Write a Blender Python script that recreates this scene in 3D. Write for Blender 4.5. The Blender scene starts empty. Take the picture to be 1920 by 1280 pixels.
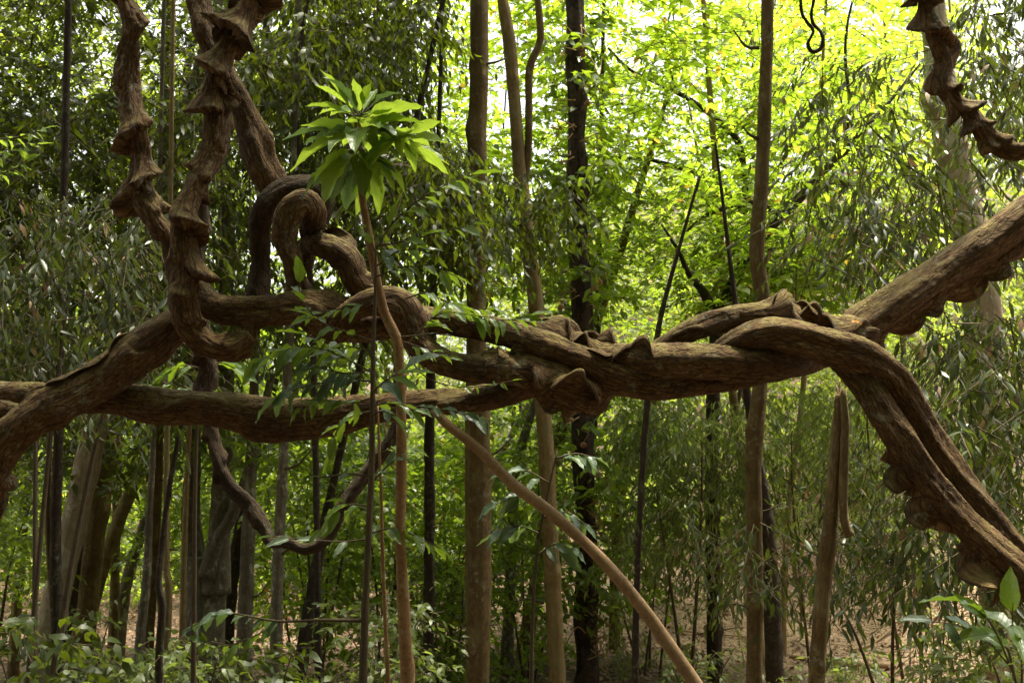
import bpy, math, random
import numpy as np
from mathutils import Matrix, Vector

scene = bpy.context.scene
col = scene.collection
R = math.radians

# ------------------------------------------------------------------ camera, sky, sun, exposure
F = 1867.0                      # focal length in photo pixels (35 mm lens on a 36 mm sensor, 1920 px wide)
CAM = np.array([0.0, 0.0, 3.0])
PITCH = R(4.0)
cam_data = bpy.data.cameras.new('camera')
cam = bpy.data.objects.new('camera', cam_data)
col.objects.link(cam)
cam.location = CAM
cam.rotation_euler = (R(90) + PITCH, 0, 0)
cam_data.lens = 35.0
cam_data.sensor_width = 36.0
cam_data.clip_end = 2000
cam_data.clip_start = 0.05
cam_data.dof.use_dof = True
cam_data.dof.focus_distance = 4.3
cam_data.dof.aperture_fstop = 9.0
scene.camera = cam

SUN_EL, SUN_AZ = R(77), R(50)   # azimuth from +Y (behind the trees) towards +X
world = bpy.data.worlds.new('World')
scene.world = world
world.use_nodes = True
wn = world.node_tree
bg = wn.nodes['Background']
sky = wn.nodes.new('ShaderNodeTexSky')
sky.sky_type = 'NISHITA'
sky.sun_disc = False
sky.sun_elevation = SUN_EL
sky.sun_rotation = SUN_AZ
sky.air_density = 1.0
sky.dust_density = 4.0
sky.ozone_density = 1.0
hs = wn.nodes.new('ShaderNodeHueSaturation')
hs.inputs['Saturation'].default_value = 0.10     # thin bright overcast
wn.links.new(sky.outputs[0], hs.inputs['Color'])
wn.links.new(hs.outputs[0], bg.inputs['Color'])
bg.inputs['Strength'].default_value = 0.10
sun_data = bpy.data.lights.new('sun', 'SUN')
sun_data.energy = 4.2
sun_data.angle = R(9)
sun_data.color = (1.0, 0.93, 0.74)
sun = bpy.data.objects.new('sun', sun_data)
col.objects.link(sun)
sv = Vector((math.sin(SUN_AZ) * math.cos(SUN_EL), math.cos(SUN_AZ) * math.cos(SUN_EL), math.sin(SUN_EL)))
sun.rotation_euler = sv.to_track_quat('Z', 'Y').to_euler()
sun.location = (0, 0, 40)
vs = scene.view_settings
vs.view_transform = 'Standard'
vs.look = 'None'
vs.exposure = 2.3
vs.gamma = 1.0
scene.render.engine = 'CYCLES'
cy = scene.cycles
cy.use_denoising = True
cy.max_bounces = 6
cy.diffuse_bounces = 4
cy.glossy_bounces = 2
cy.transmission_bounces = 4
cy.transparent_max_bounces = 4
cy.sample_clamp_indirect = 6

# ------------------------------------------------------------------ helpers
_sp, _cp = math.sin(PITCH), math.cos(PITCH)
def P(px, py, d):
    """photo pixel at distance d (metres along the view axis) -> world"""
    px = np.asarray(px, float); py = np.asarray(py, float); d = np.asarray(d, float)
    u = (px - 960) / F; v = (640 - py) / F
    return np.stack([CAM[0] + d * u, CAM[1] + d * (_cp - v * _sp), CAM[2] + d * (_sp + v * _cp)], -1)

_perm = np.random.default_rng(7).random((64, 64, 64))
def vnoise(p):
    """value noise in 0..1, p (...,3)"""
    p = np.asarray(p, float)
    i = np.floor(p).astype(int); f = p - i; f = f * f * (3 - 2 * f)
    a = i & 63; b = (i + 1) & 63
    x0, y0, z0 = a[..., 0], a[..., 1], a[..., 2]; x1, y1, z1 = b[..., 0], b[..., 1], b[..., 2]
    fx, fy, fz = f[..., 0], f[..., 1], f[..., 2]
    L = lambda s, t, w: s + (t - s) * w
    c0 = L(L(_perm[x0, y0, z0], _perm[x1, y0, z0], fx), L(_perm[x0, y1, z0], _perm[x1, y1, z0], fx), fy)
    c1 = L(L(_perm[x0, y0, z1], _perm[x1, y0, z1], fx), L(_perm[x0, y1, z1], _perm[x1, y1, z1], fx), fy)
    return L(c0, c1, fz)
def fbm(p, o=3):
    s = 0; a = 0.5; t = 0
    for k in range(o):
        s = s + a * vnoise(p * (2 ** k) + 13.7 * k); t += a; a *= 0.5
    return s / t
def sstep(a, b, x):
    t = np.clip((np.asarray(x) - a) / (b - a), 0, 1)
    return t * t * (3 - 2 * t)
def nrm(v):
    return v / np.maximum(np.linalg.norm(v, axis=-1, keepdims=True), 1e-9)

def gz(x, y):
    x = np.asarray(x, float); y = np.asarray(y, float)
    z = 1.75 * np.exp(-(np.maximum(y, 0) / 6.0) ** 2) - 0.42 - .4 * sstep(9, 18, y) * sstep(2, -3, x)
    bank = sstep(0, 1, (x - 4.6 - 0.06 * (y - 12)) / 3.2) * sstep(6, 12, y) * 1.5
    hill = np.clip(y - 21 + 0.25 * x, 0, 60) * 0.24 * sstep(-3, 8, x)
    far = np.clip(y - 30, 0, 80) * 0.10
    back = np.clip(-y - 6, 0, 40) * 0.15
    n = (fbm(np.stack([x * .35, y * .35, x * 0 + 3.1], -1), 3) - .5) * 0.5
    return z + bank + hill + far + back + n

def mesh_np(name, V, faces, mat=None, uv=None, attrs=None, smooth=False):
    """V (n,3); faces: list of int arrays (m,k)"""
    me = bpy.data.meshes.new(name)
    V = np.ascontiguousarray(V, dtype=np.float32)
    me.vertices.add(len(V)); me.vertices.foreach_set('co', V.ravel())
    faces = [np.asarray(f, np.int32) for f in (faces if isinstance(faces, list) else [faces]) if len(f)]
    idx = np.concatenate([f.ravel() for f in faces])
    tot = np.concatenate([np.full(len(f), f.shape[1], np.int32) for f in faces])
    st = np.concatenate([[0], np.cumsum(tot)[:-1]]).astype(np.int32)
    me.loops.add(len(idx)); me.loops.foreach_set('vertex_index', idx)
    me.polygons.add(len(tot)); me.polygons.foreach_set('loop_start', st)
    if smooth:
        me.polygons.foreach_set('use_smooth', np.ones(len(tot), bool))
    if uv is not None:
        l = me.uv_layers.new(name='UVMap')
        l.data.foreach_set('uv', np.ascontiguousarray(uv[idx], np.float32).ravel())
    for k, a in (attrs or {}).items():
        t = me.attributes.new(k, 'FLOAT', 'POINT')
        t.data.foreach_set('value', np.ascontiguousarray(a, np.float32))
    me.update(calc_edges=True)
    if mat: me.materials.append(mat)
    return me

def link(name, me, parent=None, loc=None):
    o = bpy.data.objects.new(name, me); col.objects.link(o)
    if parent is not None: o.parent = parent
    if loc is not None: o.location = loc
    return o
def tag(o, label=None, cat=None, group=None, kind=None):
    if label: o['label'] = label
    if cat: o['category'] = cat
    if group: o['group'] = group
    if kind: o['kind'] = kind
    return o
class Thing:
    def __init__(s, name, label, cat, base, group=None):
        s.o = bpy.data.objects.new(name, None); col.objects.link(s.o)
        s.o.empty_display_size = 0.2
        s.base = np.array(base, float); s.o.location = s.base
        tag(s.o, label, cat, group)
    def part(s, name, V, faces, mat, parent=None, **kw):
        me = mesh_np(name, np.asarray(V) - s.base, faces, mat, **kw)
        return link(name, me, parent or s.o)

# ------------------------------------------------------------------ materials
def new_mat(name):
    m = bpy.data.materials.new(name); m.use_nodes = True
    nt = m.node_tree; nt.nodes.clear()
    out = nt.nodes.new('ShaderNodeOutputMaterial')
    return m, nt, out
def nd(nt, t, **kw):
    n = nt.nodes.new(t)
    for k, v in kw.items():
        if k in n.inputs: n.inputs[k].default_value = v
        else: setattr(n, k, v)
    return n
def mixc(nt, fac, a, b):
    n = nt.nodes.new('ShaderNodeMix'); n.data_type = 'RGBA'
    for s, v in ((0, fac), (6, a), (7, b)):
        if hasattr(v, 'is_linked'): nt.links.new(v, n.inputs[s])
        else: n.inputs[s].default_value = v if s == 0 else (*v, 1)
    return n.outputs[2]
def mrange(nt, v, a, b, c=0, d=1):
    n = nt.nodes.new('ShaderNodeMapRange'); n.interpolation_type = 'SMOOTHSTEP'
    nt.links.new(v, n.inputs[0])
    for k, x in zip((1, 2, 3, 4), (a, b, c, d)): n.inputs[k].default_value = x
    return n.outputs[0]
def mapped(nt, src, scale, loc=(0, 0, 0)):
    n = nt.nodes.new('ShaderNodeMapping'); nt.links.new(src, n.inputs[0])
    n.inputs['Scale'].default_value = scale; n.inputs['Location'].default_value = loc
    return n.outputs[0]
def noise(nt, vec, scale, detail=3, rough=.55):
    n = nd(nt, 'ShaderNodeTexNoise', Scale=scale, Detail=detail, Roughness=rough)
    nt.links.new(vec, n.inputs['Vector']); return n.outputs['Fac']
def mul(nt, a, b, op='MULTIPLY'):
    n = nt.nodes.new('ShaderNodeMath'); n.operation = op
    for i, v in enumerate((a, b)):
        if hasattr(v, 'is_linked'): nt.links.new(v, n.inputs[i])
        else: n.inputs[i].default_value = v
    return n.outputs[0]

def bark(name, c_dark, c_mid, c_light, patch=None, patch_amt=(.55, .62), patch_scale=6, moss=None, moss_amt=.5,
         fibre=(70, 9), bump=.5, dist=.006, grain=1.0, rough=.9, lichen=None, crack=0.0):
    m, nt, out = new_mat(name)
    uvn = nt.nodes.new('ShaderNodeUVMap').outputs[0]
    geo = nt.nodes.new('ShaderNodeNewGeometry')
    pos = geo.outputs['Position']
    fv = mapped(nt, uvn, (fibre[0], fibre[1], 1))
    f1 = noise(nt, fv, 1.0, 5, .62)
    f2 = noise(nt, pos, 9, 4, .6)
    f3 = noise(nt, pos, 140 * grain, 2, .6)
    v = mul(nt, mul(nt, mul(nt, f1, .5), mul(nt, f2, .22), 'ADD'), mul(nt, f3, .28), 'ADD')
    c = mixc(nt, mrange(nt, v, .36, .52), c_dark, c_mid)
    c = mixc(nt, mrange(nt, v, .5, .66), c, c_light)
    if patch:
        pv = mapped(nt, pos, (1, 1, .55))
        pn = noise(nt, pv, patch_scale, 4, .65)
        c = mixc(nt, mrange(nt, pn, *patch_amt), c, patch)
    if lichen:
        ln = noise(nt, pos, 22, 5, .7); lb_ = noise(nt, pos, 3.2, 3, .5)
        c = mixc(nt, mul(nt, mul(nt, mrange(nt, ln, .53, .63), mrange(nt, lb_, .42, .62)), .75), c, lichen)
        dk = noise(nt, pos, 2.1, 4, .6)
        c = mixc(nt, mul(nt, mrange(nt, dk, .5, .68), .55), c, c_dark)
    ck = None
    if crack:
        vo = nd(nt, 'ShaderNodeTexVoronoi', Scale=1.0); vo.feature = 'DISTANCE_TO_EDGE'
        wv = nt.nodes.new('ShaderNodeMix'); wv.data_type = 'VECTOR'; wv.inputs[0].default_value = .12
        nz = nd(nt, 'ShaderNodeTexNoise', Scale=30.0); nt.links.new(uvn, nz.inputs['Vector'])
        nt.links.new(mapped(nt, uvn, (70, 16, 1)), wv.inputs[4]); nt.links.new(nz.outputs['Color'], wv.inputs[5])
        nt.links.new(wv.outputs[1], vo.inputs['Vector'])
        ck = mrange(nt, vo.outputs['Distance'], .0, .10)
        c = mixc(nt, mul(nt, mul(nt, ck, -1.0, 'ADD'), -crack), c, c_dark)
    if moss:
        sep = nt.nodes.new('ShaderNodeSeparateXYZ'); nt.links.new(geo.outputs['Normal'], sep.inputs[0])
        up = mrange(nt, sep.outputs['Z'], .15, .95)
        mn = mrange(nt, noise(nt, pos, 14, 4, .7), .38, .62)
        c = mixc(nt, mul(nt, mul(nt, up, mn), moss_amt), c, moss)
    b = nd(nt, 'ShaderNodeBsdfPrincipled', Roughness=rough)
    b.inputs['Specular IOR Level'].default_value = .25
    nt.links.new(c, b.inputs['Base Color'])
    h = mul(nt, mul(nt, f1, 1.0), mul(nt, f3, .6), 'ADD')
    if ck: h = mul(nt, h, mul(nt, ck, .35), 'ADD')
    bp = nd(nt, 'ShaderNodeBump', Strength=bump, Distance=dist)
    nt.links.new(h, bp.inputs['Height']); nt.links.new(bp.outputs[0], b.inputs['Normal'])
    nt.links.new(b.outputs[0], out.inputs[0])
    return m

def leafmat(name, c1, c2, trans, tfac=.45, rough=.42, spec=.5, veins=False, dead=None):
    m, nt, out = new_mat(name)
    if veins:
        rnd = nt.nodes.new('ShaderNodeObjectInfo').outputs['Random']
    else:
        a = nt.nodes.new('ShaderNodeAttribute'); a.attribute_name = 'rnd'; rnd = a.outputs['Fac']
    c = mixc(nt, rnd, c1, c2)
    t = mixc(nt, rnd, tuple(x * .8 for x in trans), trans)
    if dead:
        k = mrange(nt, rnd, .965, .97)
        c = mixc(nt, k, c, dead); t = mixc(nt, k, t, dead)
    b = nd(nt, 'ShaderNodeBsdfPrincipled', Roughness=rough)
    b.inputs['Specular IOR Level'].default_value = spec
    tr = nt.nodes.new('ShaderNodeBsdfTranslucent')
    if veins:
        uvn = nt.nodes.new('ShaderNodeUVMap').outputs[0]
        sp = nt.nodes.new('ShaderNodeSeparateXYZ'); nt.links.new(uvn, sp.inputs[0])
        ax = nt.nodes.new('ShaderNodeMath'); ax.operation = 'ABSOLUTE'; nt.links.new(sp.outputs['X'], ax.inputs[0])
        rib = mrange(nt, ax.outputs[0], .03, .09, 1, 0)
        ph = mul(nt, mul(nt, sp.outputs['Y'], 9.0), mul(nt, ax.outputs[0], -2.6), 'ADD')
        fr = nt.nodes.new('ShaderNodeMath'); fr.operation = 'PINGPONG'; nt.links.new(ph, fr.inputs[0]); fr.inputs[1].default_value = .5
        vein = mrange(nt, fr.outputs[0], .03, .12, 1, 0)
        vv = mul(nt, rib, mul(nt, vein, .6), 'MAXIMUM')
        c = mixc(nt, mul(nt, vv, .45), c, tuple(min(1, x * 2.2 + .03) for x in c2))
        t = mixc(nt, mul(nt, vv, .5), t, tuple(x * .55 for x in trans))
        n2 = noise(nt, uvn, 4, 3)
        t = mixc(nt, mul(nt, mrange(nt, n2, .4, .7), .35), t, tuple(x * .6 for x in trans))
        bp = nd(nt, 'ShaderNodeBump', Strength=.5, Distance=.003)
        nt.links.new(mul(nt, vv, -1.0), bp.inputs['Height']); nt.links.new(bp.outputs[0], b.inputs['Normal'])
    nt.links.new(c, b.inputs['Base Color']); nt.links.new(t, tr.inputs['Color'])
    mx = nt.nodes.new('ShaderNodeMixShader'); mx.inputs[0].default_value = tfac
    nt.links.new(b.outputs[0], mx.inputs[1]); nt.links.new(tr.outputs[0], mx.inputs[2])
    nt.links.new(mx.outputs[0], out.inputs[0])
    return m

M = {}
M['liana'] = bark('liana_bark', (.036, .017, .008), (.15, .083, .034), (.34, .225, .098), moss=(.30, .245, .08), moss_amt=.75,
                  fibre=(95, 26), bump=1.0, dist=.02, grain=1.5, lichen=(.30, .28, .19), crack=.6)
M['liana_dark'] = bark('liana_dark_bark', (.022, .013, .007), (.055, .034, .018), (.11, .075, .04), moss=(.10, .085, .035), moss_amt=.4,
                       fibre=(85, 20), bump=.9, dist=.012, grain=1.3, lichen=(.14, .125, .08), crack=.4)
M['brown'] = bark('brown_bark', (.08, .052, .020), (.155, .106, .042), (.23, .168, .072), patch=(.22, .18, .08), patch_amt=(.5, .7), fibre=(26, 12), bump=.8, dist=.012, lichen=(.30, .29, .20), crack=.25)
M['dark'] = bark('dark_bark', (.022, .016, .011), (.05, .036, .024), (.10, .078, .05), patch=(.13, .125, .085), patch_amt=(.62, .72), fibre=(30, 12), bump=.9, dist=.012, lichen=(.15, .15, .105), crack=.3)
M['pale'] = bark('pale_bark', (.19, .15, .095), (.32, .27, .17), (.42, .37, .26), patch=(.48, .46, .36), patch_amt=(.5, .6), patch_scale=5, fibre=(18, 9), bump=.7, dist=.012, lichen=(.16, .13, .075), crack=.2)
M['grey'] = bark('grey_bark', (.075, .064, .043), (.15, .132, .09), (.23, .205, .14), patch=(.33, .33, .25), patch_amt=(.56, .64), patch_scale=9, fibre=(24, 12), bump=.8, dist=.012, lichen=(.36, .36, .28), crack=.2)
M['orange'] = bark('orange_bark', (.15, .078, .035), (.27, .155, .072), (.34, .22, .115), patch=(.30, .23, .12), patch_amt=(.58, .7), patch_scale=12, fibre=(30, 60), bump=.6, dist=.004, lichen=(.30, .24, .14))
M['tan'] = bark('tan_bark', (.17, .105, .055), (.27, .175, .095), (.36, .25, .145), patch=(.20, .13, .07), patch_amt=(.6, .7), patch_scale=18, fibre=(30, 40), bump=.6, dist=.004, lichen=(.22, .15, .085))
M['ochre'] = bark('ochre_bark', (.15, .10, .045), (.27, .195, .085), (.36, .28, .13), patch=(.24, .21, .09), patch_amt=(.5, .65), fibre=(26, 12), bump=.8, dist=.012, lichen=(.30, .29, .20), crack=.25)
M['flaky'] = bark('flaky_bark', (.025, .016, .012), (.06, .04, .028), (.12, .085, .06), patch=(.02, .014, .01), patch_amt=(.5, .56), patch_scale=14, fibre=(35, 22), bump=1.0, dist=.015)
M['twig'] = bark('twig_bark', (.04, .03, .02), (.08, .06, .035), (.13, .10, .06), fibre=(40, 10), bump=.2)
M['twig_green'] = bark('twig_green', (.07, .075, .03), (.12, .12, .05), (.18, .17, .08), fibre=(40, 10), bump=.2)
M['log'] = bark('log_bark', (.14, .09, .05), (.30, .21, .12), (.42, .33, .22), fibre=(30, 4), bump=.6)
M['tendril'] = bark('tendril_bark', (.16, .10, .05), (.30, .20, .10), (.42, .31, .17), fibre=(40, 10), bump=.2)
M['fruit'] = bark('fruit_rind', (.16, .085, .045), (.30, .17, .09), (.38, .24, .13), fibre=(20, 20), bump=.35, dist=.003)

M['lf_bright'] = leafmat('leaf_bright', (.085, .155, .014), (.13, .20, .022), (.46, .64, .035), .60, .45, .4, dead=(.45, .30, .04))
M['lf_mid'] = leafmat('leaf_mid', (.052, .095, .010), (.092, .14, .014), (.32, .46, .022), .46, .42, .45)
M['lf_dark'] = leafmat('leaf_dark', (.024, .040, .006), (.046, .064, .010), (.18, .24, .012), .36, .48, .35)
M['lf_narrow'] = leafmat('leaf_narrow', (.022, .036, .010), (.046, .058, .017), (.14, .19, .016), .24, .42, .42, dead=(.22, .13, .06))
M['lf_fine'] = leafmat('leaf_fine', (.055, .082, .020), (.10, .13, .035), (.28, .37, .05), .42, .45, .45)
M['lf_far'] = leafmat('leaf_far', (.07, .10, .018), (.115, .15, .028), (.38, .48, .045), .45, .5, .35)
M['big_lime'] = leafmat('leaf_big_lime', (.08, .16, .015), (.12, .21, .025), (.40, .55, .045), .52, .38, .5, veins=True)
M['big_green'] = leafmat('leaf_big_green', (.045, .092, .012), (.082, .14, .02), (.28, .42, .022), .38, .34, .55, veins=True)
M['big_grey'] = leafmat('leaf_big_grey', (.045, .085, .040), (.075, .115, .055), (.16, .26, .05), .28, .36, .6, veins=True)

# ------------------------------------------------------------------ sweeps (stems, trunks, branches)
def spline(pts, step):
    """Catmull-Rom through rows of pts (first 3 columns xyz); resampled about every `step` metres"""
    pts = np.asarray(pts, float)
    p = np.vstack([2 * pts[0] - pts[1], pts, 2 * pts[-1] - pts[-2]])
    out = []
    for i in range(1, len(p) - 2):
        L = np.linalg.norm(p[i + 1, :3] - p[i, :3]); n = max(2, int(math.ceil(L / step)))
        t = np.linspace(0, 1, n, endpoint=False)[:, None]
        a, b, c, d = p[i - 1], p[i], p[i + 1], p[i + 2]
        out.append(.5 * (2 * b + (c - a) * t + (2 * a - 5 * b + 4 * c - d) * t ** 2 + (3 * b - a - 3 * c + d) * t ** 3))
    out.append(pts[-1:])
    return np.vstack(out)

def frames(C):
    T = nrm(np.gradient(C, axis=0))
    ref = np.array([0, -1.0, 0])
    n1 = ref - (T @ ref)[:, None] * T
    bad = np.linalg.norm(n1, axis=1) < .12
    n1 = nrm(n1)
    if bad.any():
        for i in np.where(bad)[0]:
            k = n1[i - 1] if i else np.array([1.0, 0, 0])
            n1[i] = nrm(k - (k @ T[i]) * T[i])
    n2 = np.cross(T, n1)
    S = np.concatenate([[0], np.cumsum(np.linalg.norm(np.diff(C, axis=0), axis=1))])
    return T, n1, n2, S

def tube_arrays(C, Rr, nseg, rad_fn=None, cap=True):
    T, n1, n2, S = frames(C)
    th = np.linspace(0, 2 * np.pi, nseg, endpoint=False)
    TH, SS = np.meshgrid(th, S)
    rr = np.repeat(Rr[:, None], nseg, 1)
    ax = np.zeros_like(rr)
    if rad_fn is not None: rr, ax = rad_fn(TH, SS, rr, C, n1, n2)
    V = C[:, None, :] + rr[..., None] * (np.cos(TH)[..., None] * n1[:, None, :] + np.sin(TH)[..., None] * n2[:, None, :]) + ax[..., None] * T[:, None, :]
    n = len(C)
    uv = np.stack([TH / (2 * np.pi) * 6.283 * np.maximum(.03, np.median(Rr)), SS], -1)
    i, j = np.meshgrid(np.arange(n - 1), np.arange(nseg), indexing='ij'); j2 = (j + 1) % nseg
    q = np.stack([i * nseg + j, i * nseg + j2, (i + 1) * nseg + j2, (i + 1) * nseg + j], -1).reshape(-1, 4)
    V = V.reshape(-1, 3); uv = uv.reshape(-1, 2)
    faces = [q]
    if cap:
        k = len(V)
        V = np.vstack([V, C[0], C[-1]]); uv = np.vstack([uv, uv[0], uv[-1]])
        a = np.arange(nseg); b = (a + 1) % nseg
        faces.append(np.stack([np.full(nseg, k), b, a], -1))
        o = (n - 1) * nseg
        faces.append(np.stack([np.full(nseg, k + 1), o + a, o + b], -1))
    return V, faces, uv

def px_path(pts, d=None):
    """rows (px,py,r_px) with common d, or (px,py,d,r_px[,extra...]) -> xyz, r metres, extras"""
    out = []
    for p in pts:
        if d is not None: x, y, r = p[:3]; dd = d; ex = p[3:]
        else: x, y, dd, r = p[:4]; ex = p[4:]
        out.append([*P(x, y, dd), r * dd / F, *ex])
    return np.array(out, float)

def branch(thing, name, pts, mat, d=None, nseg=8, step=.06, seed=0, lump=.12, parent=None, raw=False, knots=0):
    A = np.asarray(pts, float) if raw else px_path(pts, d)
    A = spline(A[:, :4], step)
    C, Rr = A[:, :3], np.maximum(A[:, 3], .0012)
    def fn(TH, SS, rr, C, n1, n2):
        p = np.stack([np.cos(TH) * 1.1 + seed * 3.1, np.sin(TH) * 1.1, SS / max(.05, np.median(Rr) * 4) + seed], -1)
        k = lump * 2 * (fbm(p, 2) - .5)
        if knots:
            kr = np.random.default_rng(seed + 500)
            for _ in range(knots):
                a0, s0 = kr.uniform(-1.9, 1.9), kr.uniform(0, SS.max()); w = kr.uniform(.9, 1.8) * np.median(Rr)
                da = np.angle(np.exp(1j * (TH - a0))) * np.median(Rr)
                k = k + kr.uniform(.12, .4) * np.exp(-((SS - s0) ** 2 * .5 + da ** 2) / (w * .55) ** 2)
        return rr * (1 + k), np.zeros_like(rr)
    V, f, uv = tube_arrays(C, Rr, nseg, fn)
    return thing.part(name, V, f, mat, parent, uv=uv, smooth=True)

# lianas ---------------------------------------------------------------------
def liana(name, label, pts, seed, pitch=.26, hand=1, ell=.10, lobes=(3, .05), flanges=(), mat='liana', twist=6.0, nseg=56, step=.011, group='twisted woody lianas', sharp=4.0):
    """pts rows: (px,py,d,r_px,flare). flare = height of the spiral shelf relative to the radius"""
    A = px_path([(*p, 0)[:5] if len(p) == 4 else p for p in pts])
    A = spline(A, step)
    C, Rr, FL = A[:, :3].copy(), A[:, 3].copy(), np.clip(A[:, 4], 0, 3)
    T, n1, n2, S = frames(C)
    w = np.stack([S * 2.2 + seed * 7, S * 0 + seed, S * 0], -1)
    C += n1 * ((fbm(w, 2) - .5) * Rr * .5)[:, None] + n2 * ((fbm(w + 31, 2) - .5) * Rr * .7)[:, None]
    Rr *= 1 + .30 * (fbm(np.stack([S * 4 + seed, S * 0 + 5, S * 0], -1), 2) - .5)
    def fn(TH, SS, rr, C, n1, n2):
        fl = np.repeat(FL[:, None], TH.shape[1], 1)
        wob = (fbm(np.stack([np.cos(TH) * 1.2 + seed, np.sin(TH) * 1.2, SS * 7], -1), 3) - .5)
        a = hand * TH + twist * SS + seed
        r = rr * (1 + ell * np.cos(2 * a) + lobes[1] * np.cos(lobes[0] * a + 2 * wob) + .34 * wob)
        # fine fibres following the twist
        fb = fbm(np.stack([np.cos(a) * 5.5, np.sin(a) * 5.5, SS * 3.5 + seed], -1), 2) - .5
        r = r + rr * .12 * fb
        p = SS / pitch - hand * TH / (2 * np.pi) + .32 * wob + 1.3 * vnoise(np.stack([SS * 3.1 + seed, SS * 0, SS * 0 + seed], -1)) + seed * .37
        ph = p - np.floor(p)
        amp = (.7 + .6 * fbm(np.stack([np.cos(TH) * 3.5 + seed * 2, np.sin(TH) * 3.5, SS * 22], -1), 2)) * 2.2 * fl * (.02 + 1.25 * sstep(.30, .78, vnoise(np.stack([np.cos(TH) * .9 + seed, np.sin(TH) * .9, SS * 6.5], -1))))
        saw = np.where(ph < .9, (ph / .9) ** sharp, np.cos((ph - .9) / .1 * np.pi / 2) ** .8)
        r = r + rr * amp * saw
        ax = rr * amp * np.where(ph < .9, .28 * (ph / .9) ** 4, .28) * (1 + .35 * np.sin(TH * 2 + SS * 20))
        # granular bark
        g = fbm(np.stack([np.cos(TH) * rr * 90, np.sin(TH) * rr * 90, SS * 90], -1), 2) - .5
        r = r + .007 * g
        return r, ax * 1.1
    mid = C[len(C) // 2]
    t = Thing(name, label, 'liana', C[-1] if C[-1][2] < C[0][2] else C[0], group)
    V, f, uv = tube_arrays(C, Rr, nseg, fn)
    t.part('stem', V, f, M[mat], uv=uv + seed * .31, smooth=True)
    for k, (t0, t1, ang, h, waves, ruf) in enumerate(flanges):
        flange(t, C, Rr, T, n1, n2, S, t0, t1, R(ang), h, waves, ruf, seed * 5 + k, M[mat])
    return t

def flange(t, C, Rr, T, n1, n2, S, t0, t1, ang, h, waves, ruf, seed, mat):
    n = len(C); a, b = int(t0 * (n - 1)), int(t1 * (n - 1)); b = max(b, a + 8)
    idx = np.linspace(a, b, max(40, (b - a) * 2)); lo = np.clip(np.floor(idx).astype(int), 0, n - 2); fr = (idx - lo)[:, None]
    L = lambda X: X[lo] * (1 - fr) + X[lo + 1] * fr
    c, tt, m1, m2 = L(C), L(T), L(n1), L(n2); rr = Rr[lo] * (1 - fr[:, 0]) + Rr[lo + 1] * fr[:, 0]; s = S[lo] * (1 - fr[:, 0]) + S[lo + 1] * fr[:, 0]
    u = np.linspace(0, 1, len(idx))
    env = np.minimum(1, np.minimum(u, 1 - u) / .13) ** .7
    nz = fbm(np.stack([s * 7 + seed, s * 0 + seed * 1.7, s * 0], -1), 2)
    lobe = np.abs(np.sin(np.pi * waves * u + seed * 1.3 + 1.2 * nz)) ** .7
    H = h * rr * env * (.35 + .75 * lobe) * (.65 + .7 * nz)
    wv = np.sin(np.pi * waves * u + seed + 2.0 * nz) * .8 + .5
    prof = [(-.35, .38), (.05, .34), (.35, .22), (.65, .16), (.88, .17), (1.0, .14), (1.06, 0.0)]
    rows = [(v, +w) for v, w in prof] + [(v, -w) for v, w in prof[-2::-1]]
    ring = []
    for v, w in rows:
        th = ang + ruf * wv * np.maximum(v, 0) ** 1.3 * .9
        e = np.cos(th)[:, None] * m1 + np.sin(th)[:, None] * m2
        et = -np.sin(th)[:, None] * m1 + np.cos(th)[:, None] * m2
        curl = ruf * wv * np.maximum(v, 0) ** 2 * H * .75
        lat = w * rr * (1.0 if v < .1 else 1.0)
        axd = .6 * ruf * np.cos(np.pi * waves * u + 3 * nz + seed) * np.maximum(v, 0) ** 1.5 * H * .45
        rad = rr * .92 + v * H
        ring.append(c + e * rad[:, None] + et * (lat + curl)[:, None] + tt * axd[:, None])
    G = np.stack(ring, 1); m, k = G.shape[:2]
    g = fbm(G * 70, 2) - .5
    G = G + (g * .004)[..., None]
    i, j = np.meshgrid(np.arange(m - 1), np.arange(k - 1), indexing='ij')
    q = np.stack([i * k + j, (i + 1) * k + j, (i + 1) * k + j + 1, i * k + j + 1], -1).reshape(-1, 4)
    uv = np.stack(np.meshgrid(np.linspace(0, .18, k), s), -1).reshape(-1, 2)
    t.part('flange', G.reshape(-1, 3), [q], mat, uv=uv, smooth=True)

# leaves ---------------------------------------------------------------------
def leaf_mesh(O, D, N, L, W, rng, hi=True, cup=.18, bend=.25):
    """O origin, D axis, N normal (n,3); L,W (n,) -> verts, faces, rnd attribute"""
    n = len(O); D = nrm(D); B = nrm(np.cross(N, D)); N = np.cross(D, B)
    L = L[:, None]; W = W[:, None]
    if hi:   # 6 verts, 4 triangles
        tv = [0, .32, .32, .70, .70, 1.0]; wv = [0, -.5, .5, -.36, .36, 0]
        V = np.stack([O + D * L * t + B * W * w + N * (W * abs(w) * cup * 2 - L * bend * t * t) for t, w in zip(tv, wv)], 1)
        f = np.array([[0, 2, 1], [1, 2, 3], [3, 2, 4], [3, 4, 5]]); k = 6
    else:    # 4 verts, 2 triangles
        tv = [0, .48, .48, 1.0]; wv = [0, -.5, .5, 0]
        V = np.stack([O + D * L * t + B * W * w + N * (W * abs(w) * cup * 2 - L * bend * t * t) for t, w in zip(tv, wv)], 1)
        f = np.array([[0, 2, 1], [1, 2, 3]]); k = 4
    Fc = (f[None] + (np.arange(n) * k)[:, None, None]).reshape(-1, 3)
    return V.reshape(-1, 3), Fc, np.repeat(rng.random(n), k)

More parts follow.
